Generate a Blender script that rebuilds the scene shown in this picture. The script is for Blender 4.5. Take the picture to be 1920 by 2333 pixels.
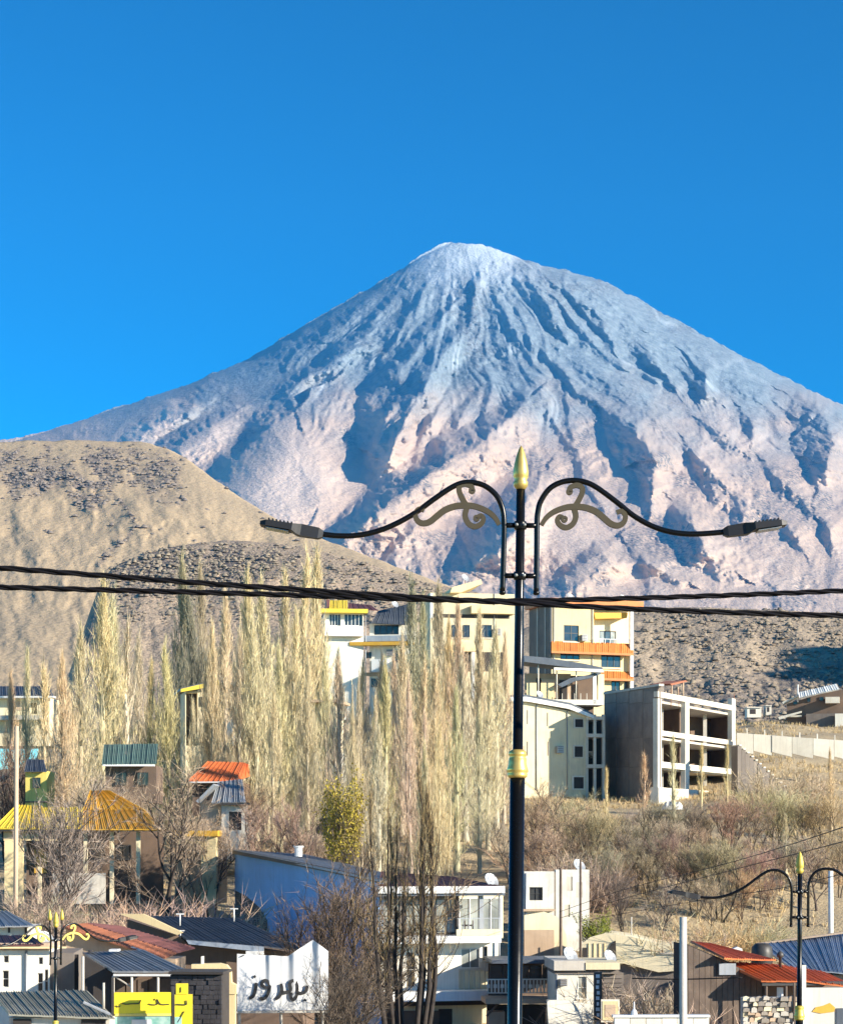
import bpy, math, random
import numpy as np
from mathutils import Vector, Matrix
for o in list(bpy.data.objects): bpy.data.objects.remove(o)
SC = bpy.context.scene
COL = SC.collection
random.seed(7); RNG = np.random.RandomState(11)
R = math.radians

# ------------------------------------------------------------------ camera
F, HOR = 4740.0, 1930.0          # focal length in photo pixels, horizon row
cam = bpy.data.cameras.new('camera'); camo = bpy.data.objects.new('camera', cam); COL.objects.link(camo)
cam.sensor_fit = 'HORIZONTAL'; cam.sensor_width = 36.0; cam.lens = F/1920*36
cam.shift_y = (HOR-1166.5)/1920
cam.clip_start = 0.5; cam.clip_end = 60000
camo.location = (0,0,0); camo.rotation_euler = (R(90),0,0)
SC.camera = camo

# ------------------------------------------------------------------ sky and sun
SUN_AZ, SUN_EL = 62.0, 18.0      # degrees to the right of straight behind the camera, height
sx, sy = math.sin(R(SUN_AZ))*math.cos(R(SUN_EL)), -math.cos(R(SUN_AZ))*math.cos(R(SUN_EL))
SUNV = Vector((sx, sy, math.sin(R(SUN_EL))))
w = bpy.data.worlds.new('World'); SC.world = w; w.use_nodes = True
nt = w.node_tree; nt.nodes.clear()
sky = nt.nodes.new('ShaderNodeTexSky'); sky.sky_type = 'NISHITA'; sky.sun_disc = False
sky.sun_elevation = R(SUN_EL); sky.sun_rotation = math.atan2(SUNV.x, SUNV.y)
sky.altitude = 2100; sky.air_density = 1.0; sky.dust_density = 0.15; sky.ozone_density = 3.0
hs = nt.nodes.new('ShaderNodeHueSaturation'); hs.inputs['Saturation'].default_value = 1.42
hs.inputs['Value'].default_value = 0.70
hs.inputs['Hue'].default_value = 0.486
bg = nt.nodes.new('ShaderNodeBackground'); bg.inputs[1].default_value = 0.05
out = nt.nodes.new('ShaderNodeOutputWorld')
gm = nt.nodes.new('ShaderNodeGamma'); gm.inputs[1].default_value = 1.75
nt.links.new(sky.outputs[0], gm.inputs[0]); nt.links.new(gm.outputs[0], hs.inputs['Color']); nt.links.new(hs.outputs[0], bg.inputs[0]); nt.links.new(bg.outputs[0], out.inputs[0])
sl = bpy.data.lights.new('sun', 'SUN'); sl.energy = 5.0; sl.angle = R(0.53); sl.color = (1.0, 0.90, 0.74)
so = bpy.data.objects.new('sun', sl); COL.objects.link(so)
so.rotation_euler = SUNV.to_track_quat('Z', 'Y').to_euler(); so.location = (200, -200, 300)
vs = SC.view_settings
vs.view_transform = 'Standard'; vs.look = 'None'; vs.exposure = 1.0; vs.gamma = 1.0; vs.use_curve_mapping = False
SC.cycles.use_denoising = True
SC.cycles.max_bounces = 6; SC.cycles.volume_bounces = 0

# ------------------------------------------------------------------ helpers
def W(px, py, d):
    return Vector(((px-960)/F*d, d, (HOR-py)/F*d))

def mesh(name, v, f, mat=None, parent=None, smooth=False, loc=None):
    me = bpy.data.meshes.new(name); me.from_pydata([tuple(p) for p in v], [], f); me.update()
    if smooth: me.polygons.foreach_set('use_smooth', [True]*len(me.polygons))
    return obj(name, me, mat, parent, loc)

def obj(name, me, mat=None, parent=None, loc=None):
    o = bpy.data.objects.new(name, me); COL.objects.link(o)
    if mat is not None and not me.materials: me.materials.append(mat)
    if parent is not None: o.parent = parent
    if loc is not None: o.location = loc
    return o

def npmesh(name, V, Fq, mat=None, parent=None, smooth=False):
    """numpy verts (n,3), faces (m,k) with k constant"""
    me = bpy.data.meshes.new(name)
    V = np.ascontiguousarray(V, dtype=np.float32); Fq = np.ascontiguousarray(Fq, dtype=np.int32)
    k = Fq.shape[1]
    me.vertices.add(len(V)); me.vertices.foreach_set('co', V.ravel())
    me.loops.add(Fq.size); me.loops.foreach_set('vertex_index', Fq.ravel())
    me.polygons.add(len(Fq)); me.polygons.foreach_set('loop_start', np.arange(0, Fq.size, k, dtype=np.int32))
    me.polygons.foreach_set('loop_total', np.full(len(Fq), k, dtype=np.int32))
    if smooth: me.polygons.foreach_set('use_smooth', np.ones(len(Fq), dtype=bool))
    me.update(calc_edges=True); me.validate()
    return obj(name, me, mat, parent)

def fattr(o, name, arr):
    a = o.data.attributes.new(name, 'FLOAT', 'POINT'); a.data.foreach_set('value', np.ascontiguousarray(arr, dtype=np.float32).ravel())

LABELS = {}
def tag(o, label=None, cat=None, group=None, kind=None):
    if label: o['label'] = label
    if cat: o['category'] = cat
    if group: o['group'] = group
    if kind: o['kind'] = kind
    return o

def thing(name, label, cat, loc=(0,0,0), rotz=0.0, group=None):
    o = bpy.data.objects.new(name, None); COL.objects.link(o); o.empty_display_size = .2
    o.location = loc; o.rotation_euler = (0,0,rotz)
    return tag(o, label, cat, group)

def boxv(x0,x1,y0,y1,z0,z1):
    return [(x0,y0,z0),(x1,y0,z0),(x1,y1,z0),(x0,y1,z0),(x0,y0,z1),(x1,y0,z1),(x1,y1,z1),(x0,y1,z1)]
BOXF = [(0,3,2,1),(4,5,6,7),(0,1,5,4),(1,2,6,5),(2,3,7,6),(3,0,4,7)]
class MB:
    def __init__(s): s.v=[]; s.f=[]
    def add(s, v, f):
        n=len(s.v); s.v+=[tuple(p) for p in v]; s.f+=[tuple(i+n for i in q) for q in f]; return s
    def box(s, *a): return s.add(boxv(*a), BOXF)
    def tube(s, pts, rad, n=8, cap=True):
        pts=[Vector(p) for p in pts]; m=len(pts)
        rad = rad if hasattr(rad,'__len__') else [rad]*m
        t0=(pts[1]-pts[0]).normalized()
        up=Vector((0,1,0)) if abs(t0.y)<.9 else Vector((1,0,0))
        a=t0.cross(up).normalized(); rings=[]; v=[]
        for i,p in enumerate(pts):
            t=((pts[min(i+1,m-1)]-pts[max(i-1,0)])).normalized()
            a=(a-t*a.dot(t)).normalized(); b=t.cross(a)
            for k in range(n):
                c=2*math.pi*k/n; v.append(p+(a*math.cos(c)+b*math.sin(c))*rad[i])
        f=[]
        for i in range(m-1):
            for k in range(n):
                k2=(k+1)%n; f.append((i*n+k,i*n+k2,(i+1)*n+k2,(i+1)*n+k))
        if cap: f.append(tuple(range(n-1,-1,-1))); f.append(tuple((m-1)*n+k for k in range(n)))
        return s.add(v,f)
    def lathe(s, prof, n=16, c=(0,0)):
        v=[]; f=[]; m=len(prof)
        for r,z in prof:
            for k in range(n):
                a=2*math.pi*k/n; v.append((c[0]+r*math.cos(a), c[1]+r*math.sin(a), z))
        for i in range(m-1):
            for k in range(n):
                k2=(k+1)%n; f.append((i*n+k,i*n+k2,(i+1)*n+k2,(i+1)*n+k))
        f.append(tuple(range(n-1,-1,-1))); f.append(tuple((m-1)*n+k for k in range(n)))
        return s.add(v,f)
    def ribbon(s, pts, wid, y0, y1):
        """flat bar following pts (x,z) with widths, extruded y0..y1"""
        m=len(pts); wid = wid if hasattr(wid,'__len__') else [wid]*m
        v=[]; f=[]
        for i,(x,z) in enumerate(pts):
            x0,z0=pts[max(i-1,0)]; x1,z1=pts[min(i+1,m-1)]
            L=math.hypot(x1-x0,z1-z0) or 1; nx,nz=-(z1-z0)/L,(x1-x0)/L; h=wid[i]/2
            v+=[(x+nx*h,y0,z+nz*h),(x-nx*h,y0,z-nz*h),(x-nx*h,y1,z-nz*h),(x+nx*h,y1,z+nz*h)]
        for i in range(m-1):
            for k in range(4):
                k2=(k+1)%4; f.append((i*4+k,i*4+k2,(i+1)*4+k2,(i+1)*4+k))
        f.append((3,2,1,0)); q=(m-1)*4; f.append((q,q+1,q+2,q+3))
        return s.add(v,f)
    def build(s, name, mat, parent=None, smooth=False, loc=None):
        return mesh(name, s.v, s.f, mat, parent, smooth, loc)

def smoothpath(pts, k=5):
    """Catmull-Rom through pts"""
    P=[Vector(p) for p in pts]; P=[P[0]*2-P[1]]+P+[P[-1]*2-P[-2]]; o=[]
    for i in range(1,len(P)-2):
        for j in range(k):
            t=j/k; a,b,c,d=P[i-1],P[i],P[i+1],P[i+2]
            o.append(.5*((2*b)+(c-a)*t+(2*a-5*b+4*c-d)*t*t+(3*b-a-3*c+d)*t*t*t))
    o.append(P[-2]); return o

# ---- numpy noise
def _h(i,j,s):
    i=i.astype(np.int64); j=j.astype(np.int64)
    n=(i*374761393+j*668265263+s*1274126177)&0x7fffffff
    n=((n^(n>>13))*1274126177)&0x7fffffff
    return ((n^(n>>16))&0xffff)/65535.0
def vn(x,y,s=0):
    xi=np.floor(x); yi=np.floor(y); fx=x-xi; fy=y-yi
    fx=fx*fx*fx*(fx*(fx*6-15)+10); fy=fy*fy*fy*(fy*(fy*6-15)+10)
    a=_h(xi,yi,s); b=_h(xi+1,yi,s); c=_h(xi,yi+1,s); d=_h(xi+1,yi+1,s)
    return (a*(1-fx)+b*fx)*(1-fy)+(c*(1-fx)+d*fx)*fy
def fbm(x,y,o=4,s=0,g=.5,l=2.03):
    r=0; a=1; t=0
    for k in range(o):
        r=r+a*vn(x,y,s+k*17); t+=a; a*=g; x=x*l+13.7; y=y*l+7.3
    return r/t
def ridg(x,y,o=4,s=0,g=.55):
    r=0; a=1; t=0
    for k in range(o):
        n=1-np.abs(2*vn(x,y,s+k*31)-1); r=r+a*n*n; t+=a; a*=g; x=x*2.05+5.1; y=y*2.05+9.7
    return r/t
def sstep(a,b,x):
    t=np.clip((x-a)/(b-a),0,1); return t*t*(3-2*t)

# ------------------------------------------------------------------ materials
MATS={}
def nodes(name):
    m=bpy.data.materials.new(name); m.use_nodes=True; t=m.node_tree
    return m,t,t.nodes['Principled BSDF']
def lk(t,a,b): t.links.new(a,b)
def nse(t, scale, detail=4, rough=.55, coord=None, dist=0.0):
    n=t.nodes.new('ShaderNodeTexNoise'); n.inputs['Scale'].default_value=scale; n.inputs['Detail'].default_value=detail
    n.inputs['Roughness'].default_value=rough; n.inputs['Distortion'].default_value=dist
    if coord is not None: lk(t,coord,n.inputs['Vector'])
    return n
def mapr(t, src, a, b, c=0.0, d=1.0):
    n=t.nodes.new('ShaderNodeMapRange'); lk(t,src,n.inputs[0])
    for i,x in enumerate((a,b,c,d)): n.inputs[i+1].default_value=x
    return n.outputs[0]
def mixc(t, fac, a, b, mode='MIX'):
    n=t.nodes.new('ShaderNodeMix'); n.data_type='RGBA'; n.blend_type=mode
    if hasattr(fac,'is_linked') or hasattr(fac,'links'): lk(t,fac,n.inputs[0])
    else: n.inputs[0].default_value=fac
    for k,x in ((6,a),(7,b)):
        if isinstance(x,(tuple,list)): n.inputs[k].default_value=(*x[:3],1)
        else: lk(t,x,n.inputs[k])
    return n.outputs[2]
def bump(t, p, src, strength=.4, dist=.02):
    b=t.nodes.new('ShaderNodeBump'); b.inputs['Strength'].default_value=strength; b.inputs['Distance'].default_value=dist
    lk(t,src,b.inputs['Height']); lk(t,b.outputs[0],p.inputs['Normal'])
def objc(t):
    return t.nodes.new('ShaderNodeTexCoord').outputs['Object']
def surf(name, c1, c2=None, scale=1.5, rough=.8, metal=0.0, bmp=.15, streak=0.0, dirt=None, dirt_amt=.35, fine=18):
    """painted / plastered / metal surface: two tones by noise, optional vertical rain streaks and dirt patches"""
    if name in MATS: return MATS[name]
    m,t,p=nodes(name); co=objc(t)
    c2=c2 or tuple(x*.8 for x in c1)
    n=nse(t,scale,5,.6,co); col=mixc(t,mapr(t,n.outputs[0],.35,.65),c1,c2)
    if dirt:
        n2=nse(t,scale*.6,6,.7,co,1.0); col=mixc(t,mapr(t,n2.outputs[0],.5,.72,0,dirt_amt),col,dirt)
    if streak:
        mp=t.nodes.new('ShaderNodeMapping'); mp.inputs['Scale'].default_value=(5,5,.35); lk(t,co,mp.inputs[0])
        n3=nse(t,1.6,4,.6,mp.outputs[0]); col=mixc(t,mapr(t,n3.outputs[0],.5,.75,0,streak),col,tuple(x*.45 for x in c1))
    oi=t.nodes.new('ShaderNodeObjectInfo'); g=mapr(t,oi.outputs['Random'],0,1,.80,1.06)
    cc=t.nodes.new('ShaderNodeCombineColor')
    for k in range(3): lk(t,g,cc.inputs[k])
    col=mixc(t,1.0,col,cc.outputs[0],'MULTIPLY')
    lk(t,col,p.inputs['Base Color']); p.inputs['Roughness'].default_value=rough; p.inputs['Metallic'].default_value=metal
    if bmp:
        nf=nse(t,fine,4,.6,co); bump(t,p,nf.outputs[0],bmp,.03)
    MATS[name]=m; return m
# ------------------------------------------------------------------ terrain
def gridfaces(nu,nv):
    i=np.arange(nu-1); j=np.arange(nv-1); I,J=np.meshgrid(i,j)
    a=(J*nu+I).ravel(); return np.stack([a,a+nu,a+nu+1,a+1],1)
def raypts(U,V,D):
    return np.stack([(U-960)/F*D, D, (HOR-V)/F*D],-1)
def polydist(U,V,pts):
    """signed distance (image-left positive) to a crest polyline listed from top to bottom, plus interpolated params"""
    best=np.full(U.shape,1e9); sg=np.zeros(U.shape); par=np.zeros(U.shape+(len(pts[0])-2,))
    for a,b in zip(pts[:-1],pts[1:]):
        dx,dy=b[0]-a[0],b[1]-a[1]; L2=dx*dx+dy*dy
        t=np.clip(((U-a[0])*dx+(V-a[1])*dy)/L2,0,1)
        ex=U-a[0]-t*dx; ey=V-a[1]-t*dy; d=np.hypot(ex,ey)
        s=np.sign(ex*(-dy)+ey*dx); s[s==0]=1
        m=d<best; best[m]=d[m]; sg[m]=s[m]
        for k in range(2,len(a)): par[...,k-2][m]=(a[k]+(b[k]-a[k])*t)[m]
    return best*sg, par

def mountain_material():
    m,t,p=nodes('mountain_rock'); N=t.nodes
    def at(n):
        a=N.new('ShaderNodeAttribute'); a.attribute_name=n; return a.outputs['Fac']
    co=objc(t)
    n1=nse(t,.004,8,.62,co); n2=nse(t,.02,6,.65,co); n3=nse(t,.06,4,.6,co)
    low=mixc(t,mapr(t,n1.outputs[0],.35,.68),(.71,.52,.385),(.58,.44,.345))
    high=mixc(t,mapr(t,n2.outputs[0],.38,.66),(.33,.39,.42),(.20,.25,.285))
    c=mixc(t,at('alt'),low,high)
    c=mixc(t,mapr(t,at('scree'),0,1,0,1),c,(.86,.68,.545))
    rk=N.new('ShaderNodeMath'); rk.operation='MULTIPLY'; lk(t,at('rock'),rk.inputs[0]); lk(t,mapr(t,n3.outputs[0],.42,.62),rk.inputs[1])
    c=mixc(t,rk.outputs[0],c,(.16,.16,.165))
    c=mixc(t,at('snow'),c,(.74,.81,.84))
    lk(t,c,p.inputs['Base Color']); p.inputs['Roughness'].default_value=.95; p.inputs['Specular IOR Level'].default_value=.1
    ad=N.new('ShaderNodeMath'); ad.operation='ADD'; lk(t,n2.outputs[0],ad.inputs[0]); lk(t,n3.outputs[0],ad.inputs[1])
    bump(t,p,ad.outputs[0],.55,18.0)
    return m

def build_mountain():
    NU,NV=860,430
    u=np.linspace(-240,2160,NU)
    su=[-400,-240,0,80,400,560,700,860,960,1000,1022,1060,1096,1122,1200,1300,1340,1380,1410,1470,1550,1650,1750,1850,1920,2160]
    sv=[1110,1062,1006,990,884,820,736,645,582,559,552,553,554,564,592,620,629,638,657,688,735,788,840,890,922,1030]
    vt=np.interp(u,su,sv)+ (fbm(u/28,u*0,4,5)-.5)*9 + (fbm(u/9,u*0+3,2,8)-.5)*4
    # smooth the coarse polyline a little
    t=np.linspace(0,1,NV)**1.08
    U=np.repeat(u[None],NV,0); V=vt[None]+(1500-vt[None])*t[:,None]
    lv=[540,558,582,645,736,820,884,990,1100,1200,1500]; lr=[8,50,100,200,360,500,660,980,1350,1700,2500]
    rv=[540,565,592,620,640,657,735,790,840,890,922,1030,1200,1500]; rr=[8,60,140,240,320,350,490,590,690,790,860,1100,1500,2200]
    X=U-1060.; q=np.clip(X/np.maximum(np.interp(V,lv,lr),60)*.5+.5,0,1)
    r=np.interp(V,lv,lr)*(1-q)+np.interp(V,rv,rr)*q
    r=np.maximum(r,np.abs(X)*1.002+4)
    s=12500/F
    D=12500-s*1.02*np.sqrt(r*r-X*X)
    # ---- ridges: (u, v, left width, right width, height toward the camera)
    RG=[
     [(1200,915,34,70,130),(1113,1002,54,100,340),(1039,1039,56,120,390),(966,1087,56,120,410),(921,1120,56,120,400),(855,1172,54,100,380),(790,1218,46,80,240)],
     [(1040,780,40,50,100),(990,840,70,50,220),(951,890,95,55,300),(913,959,110,55,340),(885,1053,75,50,240),(863,1084,40,40,90)],
     [(1030,700,18,40,30),(950,790,32,50,110),(890,850,32,50,120),(840,900,28,40,60)],
     [(1075,735,14,30,20),(1000,800,28,40,90),(960,850,26,40,80)],
     [(880,730,10,30,20),(780,800,22,50,80),(700,850,22,60,80),(610,900,16,50,30)],
     [(820,790,10,30,30),(740,830,22,50,80),(660,880,18,50,40)],
     [(1385,945,20,60,50),(1440,988,66,80,230),(1494,1045,78,80,250),(1490,1082,40,60,120)],
     [(1470,1080,16,50,40),(1482,1115,34,50,120),(1478,1158,24,50,70)],
     [(668,930,34,200,200),(612,975,48,320,240),(552,1030,44,330,180),(486,1086,30,260,90),(455,1112,20,120,60)],
     [(530,944,16,60,60),(475,978,36,95,180),(405,1018,36,90,170),(345,1042,20,60,50)],
     [(470,905,8,40,20),(420,930,22,60,70),(350,975,22,60,60),(300,1010,12,40,20)],
     [(905,905,6,22,20),(880,950,16,26,70),(862,1000,14,24,60),(850,1040,8,20,20)],
     [(935,930,6,22,20),(905,1000,16,26,70),(890,1045,10,22,30)],
     [(1010,905,8,30,20),(975,975,20,36,90),(935,1040,16,30,50)],
     [(860,660,6,24,7),(780,730,18,36,41),(690,790,18,36,41),(600,840,10,30,14)],
     [(930,640,6,24,7),(880,700,18,30,41),(820,760,18,30,41),(740,810,10,30,14)],
     [(985,620,6,20,7),(955,690,16,28,41),(910,760,16,28,41),(870,820,8,20,14)],
     [(1120,640,6,20,7),(1150,720,16,28,37),(1195,800,16,28,37),(1240,860,8,20,14)],
     [(1160,610,6,20,7),(1200,670,14,26,34),(1250,740,14,26,34)],
     [(1230,640,6,20,7),(1300,720,16,28,37),(1370,800,14,26,34),(1430,850,8,20,14)],
     [(1330,690,6,20,7),(1420,770,16,28,37),(1500,840,14,26,34),(1560,900,8,20,14)],
     [(1450,760,6,20,7),(1550,840,14,28,34),(1640,920,14,26,34)],
     [(1560,790,6,20,7),(1680,880,16,28,37),(1780,960,12,26,27)],
     [(1180,820,6,24,7),(1230,900,18,34,41),(1270,980,16,30,37),(1300,1050,8,24,14)],
     [(1100,810,6,24,7),(1120,880,16,30,37),(1105,950,12,26,27)],
     [(1800,905,40,80,50),(1868,940,90,80,290),(1895,1000,110,80,330),(1885,1060,80,80,270),(1868,1100,30,60,60)],
     [(1575,825,20,40,30),(1605,850,38,40,140),(1602,890,36,40,120),(1590,910,12,30,20)],
     [(1685,935,14,40,30),(1714,970,28,40,110),(1710,1000,22,40,60)],
     [(1600,960,12,40,20),(1660,995,34,40,90),(1690,1030,22,40,40)],
     [(1240,1075,30,60,60),(1208,1130,62,90,220),(1170,1210,70,90,240),(1130,1262,60,70,180),(1050,1292,30,50,60)],
     [(1400,1230,10,90,30),(1370,1256,30,100,110),(1303,1296,24,70,60)],
     [(1530,1140,20,60,30),(1566,1190,52,70,190),(1600,1245,62,70,200),(1670,1300,40,70,90)],
     [(1660,1120,10,40,20),(1690,1165,30,50,100),(1692,1205,22,40,50)],
     [(1780,1180,10,40,20),(1808,1215,26,50,90),(1830,1260,16,40,30)],
     [(1860,1165,10,40,20),(1885,1205,28,50,90),(1890,1240,18,40,40)],
     [(1190,620,10,26,20),(1235,680,22,34,70),(1275,765,18,34,50)],
     [(1290,660,10,26,20),(1350,705,24,34,70),(1395,790,16,34,40)],
     [(1420,745,10,26,20),(1478,805,24,34,70),(1530,880,16,34,40)],
     [(1090,600,8,20,10),(1085,650,20,30,50),(1075,720,16,30,30)],
     [(1140,720,8,40,15),(1230,800,18,50,45),(1330,900,18,60,50),(1420,960,12,50,25)],
     [(1270,800,10,40,20),(1390,880,24,60,70),(1520,980,24,60,80),(1640,1090,22,60,70),(1760,1180,16,50,40)],
     [(1480,760,10,40,20),(1600,800,20,50,50),(1730,890,22,50,60),(1800,940,14,40,30)],
     [(960,880,10,40,30),(985,960,24,50,80),(1000,1020,16,40,40)],
     [(1080,900,10,40,20),(1040,960,22,50,70),(1010,1030,14,40,30)],
     [(1000,1130,10,60,30),(960,1190,26,80,90),(905,1245,20,70,50)],
     [(1290,900,8,40,15),(1300,1000,18,50,45),(1330,1080,18,50,45),(1370,1150,10,40,20)],
     [(1560,1010,12,50,30),(1610,1080,28,60,90),(1640,1140,20,50,50)],
     [(1740,1060,12,50,30),(1790,1110,30,60,100),(1850,1170,18,50,50)],
     [(1430,1240,12,50,30),(1480,1290,26,60,70),(1560,1330,16,50,40)],
     [(700,1000,30,130,40),(740,1080,60,110,60),(720,1150,40,100,40)],
     [(1390,1290,30,60,30),(1330,1330,60,120,120),(1240,1370,60,100,120),(1150,1400,40,80,60)],
    ]
    warpu=(fbm(U/55,V/55,4,71)-.5)*22; warpv=(fbm(U/55,V/55,4,83)-.5)*20
    Uw=U+warpu+(fbm(U/13,V/11,3,73)-.5)*10; Vw=V+warpv+(fbm(U/13,V/11,3,75)-.5)*9
    REL=np.zeros_like(U)
    for pts in RG:
        d,par=polydist(Uw,Vw,pts); wl,wr,H=par[...,0],par[...,1],par[...,2]
        left=np.clip(1-d/wl,0,1); right=np.clip(1+d/wr,0,1)
        prof=np.where(d>0,left**1.15,right*right*(3-2*right))
        # taper at the ends of the polyline
        REL+=H*prof*1.75
    # rounded shoulders on the left flank: height grows inward from a traced foot line
    def shoulder(pts,wd,H,pw=1.0):
        P=pts+[pts[0]]; ins=np.zeros(U.shape,bool)
        for a,b in zip(P[:-1],P[1:]):
            c=((a[1]>Vs)!=(b[1]>Vs)); ins^=c&(Us<(b[0]-a[0])*(Vs-a[1])/((b[1]-a[1]) or 1e-6)+a[0])
        d,_=polydist(Us,Vs,[(x,y,0) for x,y in P]); d=np.abs(d)*ins
        t=np.clip(d/wd,0,1); return H*(1-(1-t)**2)**pw, t
    Us=U+warpu*.45; Vs=V+warpv*.45
    h1,t1=shoulder([(470,1092),(520,1050),(590,985),(640,948),(700,950),(752,985),(800,1028),(846,1062),(842,1095),(805,1150),(750,1205),(690,1260),(560,1260),(480,1180)],105,1.0)
    h2,t2=shoulder([(345,1026),(410,990),(490,950),(540,952),(552,985),(530,1025),(470,1060),(400,1060)],48,260)
    h3,t3=shoulder([(250,1040),(270,1000),(330,950),(390,915),(440,905),(470,925),(440,955),(360,1000),(330,1040)],40,150)
    h4,t4=shoulder([(1040,1190),(1100,1110),(1180,1060),(1260,1075),(1330,1150),(1420,1240),(1545,1275),(1500,1320),(1350,1318),(1200,1300),(1080,1300)],80,240)
    h1=h1*430*(.04+.96*np.clip((850-Us)/330,0,1.0)); h2=h2*.35
    REL+=h1+h2+h3+h4
    e=1-np.maximum(t1,t2)
    # white-scree bowl
    # fall-line gullies in polar coordinates around the summit
    th=np.arctan2(X*1.0,(V-470)*1.0); rad=np.hypot(X,V-470)
    thw=th+ (fbm(U/190,V/190,3,21)-.5)*.34
    amp=np.clip((rad-60)/300,.18,1)
    def sharp(x,y,sd): return 1-np.abs(2*vn(x,y,sd)-1)
    rw=rad+(fbm(U/70,V/70,3,29)-.5)*90
    g1=sharp(thw*9,rw/300,31); g2=sharp(thw*21+g1*.6,rw/170,41); g3=sharp(thw*46+g2*.5,rw/90,47); g4=sharp(thw*90,rw/50,49)
    gul=(g1*60+(g2*34+g3*17+g4*8)*(.30+.95*sstep(.35,.65,fbm(U/60,V/45,4,59))))*amp
    rough=(fbm(U/13,V/10,5,51)-.5)*40+(fbm(U/5,V/4,3,53)-.5)*10 + (ridg(U/26,V/22,4,61)-.5)*36
    rmask=sstep(.46,.62,fbm(U/120,V/90,4,91))
    fade=np.clip((V-vt[None])/26,0,1)*np.clip((1500-V)/60,0,1)
    dome=np.clip(np.maximum(1-e,t4*.5),0,1)**.5*.97
    REL=REL*fade+ .85*(gul*(1-.95*dome)+rough*(.35+.85*rmask)*(1-.92*dome))*np.clip((V-vt[None])/14,.0,1)
    D=D-REL
    # valley floor haze-side foot: gentle apron
    P=raypts(U,V,D)
    # far side, so the mountain is a closed body
    back=[]
    top=P[0]
    for k,(dy,dz) in enumerate(((1050,-700),(600,-320),(300,-110),(110,-22))):
        b=top.copy(); b[:,1]+=dy; b[:,2]+=dz; back.append(b)
    P=np.concatenate([np.stack(back),P],0); nv=NV+4
    o=npmesh('mountain',P.reshape(-1,3),gridfaces(NU,nv),mountain_material(),smooth=True)
    def pad(a): return np.concatenate([np.repeat(a[:1],4,0),a],0)
    Z=(HOR-V)/F*D
    alt=sstep(1085,810,V+ (fbm(U/90,V/60,4,101)-.5)*190 - np.clip(X,0,2000)*.06)
    snow=sstep(.62,.93,(1-g2)*.6+(1-g3)*.4)*sstep(1060,800,V)*.55*sstep(.35,.6,fbm(U/70,V/70,3,113))
    cap=sstep(150,20,np.hypot((U-1075)*.75,(V-575)*1.2)+(fbm(U/24,V/30,4,131)-.5)*170)
    strk=sstep(.50,.70,ridg(thw*16+2,rad/500,3,141))*sstep(320,60,rad)*sstep(-260,60,X+60)
    snow=np.clip(np.maximum(np.maximum(snow,cap*.72),strk*.65),0,1)
    scr=np.maximum(sstep(1.05,.5,np.sqrt(((U-360)/100)**2+((V-958+ (U-360)*.62)/34)**2)+(fbm(U/26,V/12,4,151)-.5)*1.1),
                   sstep(.5,.75,fbm(U/46,V/46,4,161))*.3*sstep(900,1010,V))
    scr=np.maximum(scr,np.maximum(t1,t2)*.85); scr=np.maximum(scr,t4*.3)
    rock=sstep(.42,.62,fbm(U/60,V/50,4,171))*(.35+.65*rmask)*(1-dome*.8)
    for n,a in (('alt',alt),('snow',snow),('scree',scr),('rock',rock)): fattr(o,n,pad(a))
    return tag(o,kind='structure')

def hill_material(name,c1,c2,rockc,sc,speck=(.09,.075,.06),speck_amt=.5,bs=.5,bd=2.0):
    m,t,p=nodes(name); N=t.nodes
    a=N.new('ShaderNodeAttribute'); a.attribute_name='rock'
    co=objc(t); n1=nse(t,sc,6,.6,co); n2=nse(t,sc*7,5,.65,co); n3=nse(t,sc*22,4,.6,co)
    c=mixc(t,mapr(t,n1.outputs[0],.35,.65),c1,c2)
    c=mixc(t,mapr(t,n3.outputs[0],.55,.68,0,speck_amt),c,speck)
    rk=N.new('ShaderNodeMath'); rk.operation='MULTIPLY'; lk(t,a.outputs['Fac'],rk.inputs[0]); lk(t,mapr(t,n2.outputs[0],.38,.56),rk.inputs[1])
    c=mixc(t,rk.outputs[0],c,rockc)
    lk(t,c,p.inputs['Base Color']); p.inputs['Roughness'].default_value=.95; p.inputs['Specular IOR Level'].default_value=.1
    ad=N.new('ShaderNodeMath'); ad.operation='ADD'; lk(t,n2.outputs[0],ad.inputs[0]); lk(t,n3.outputs[0],ad.inputs[1])
    bump(t,p,ad.outputs[0],bs,bd)
    return m

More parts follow.
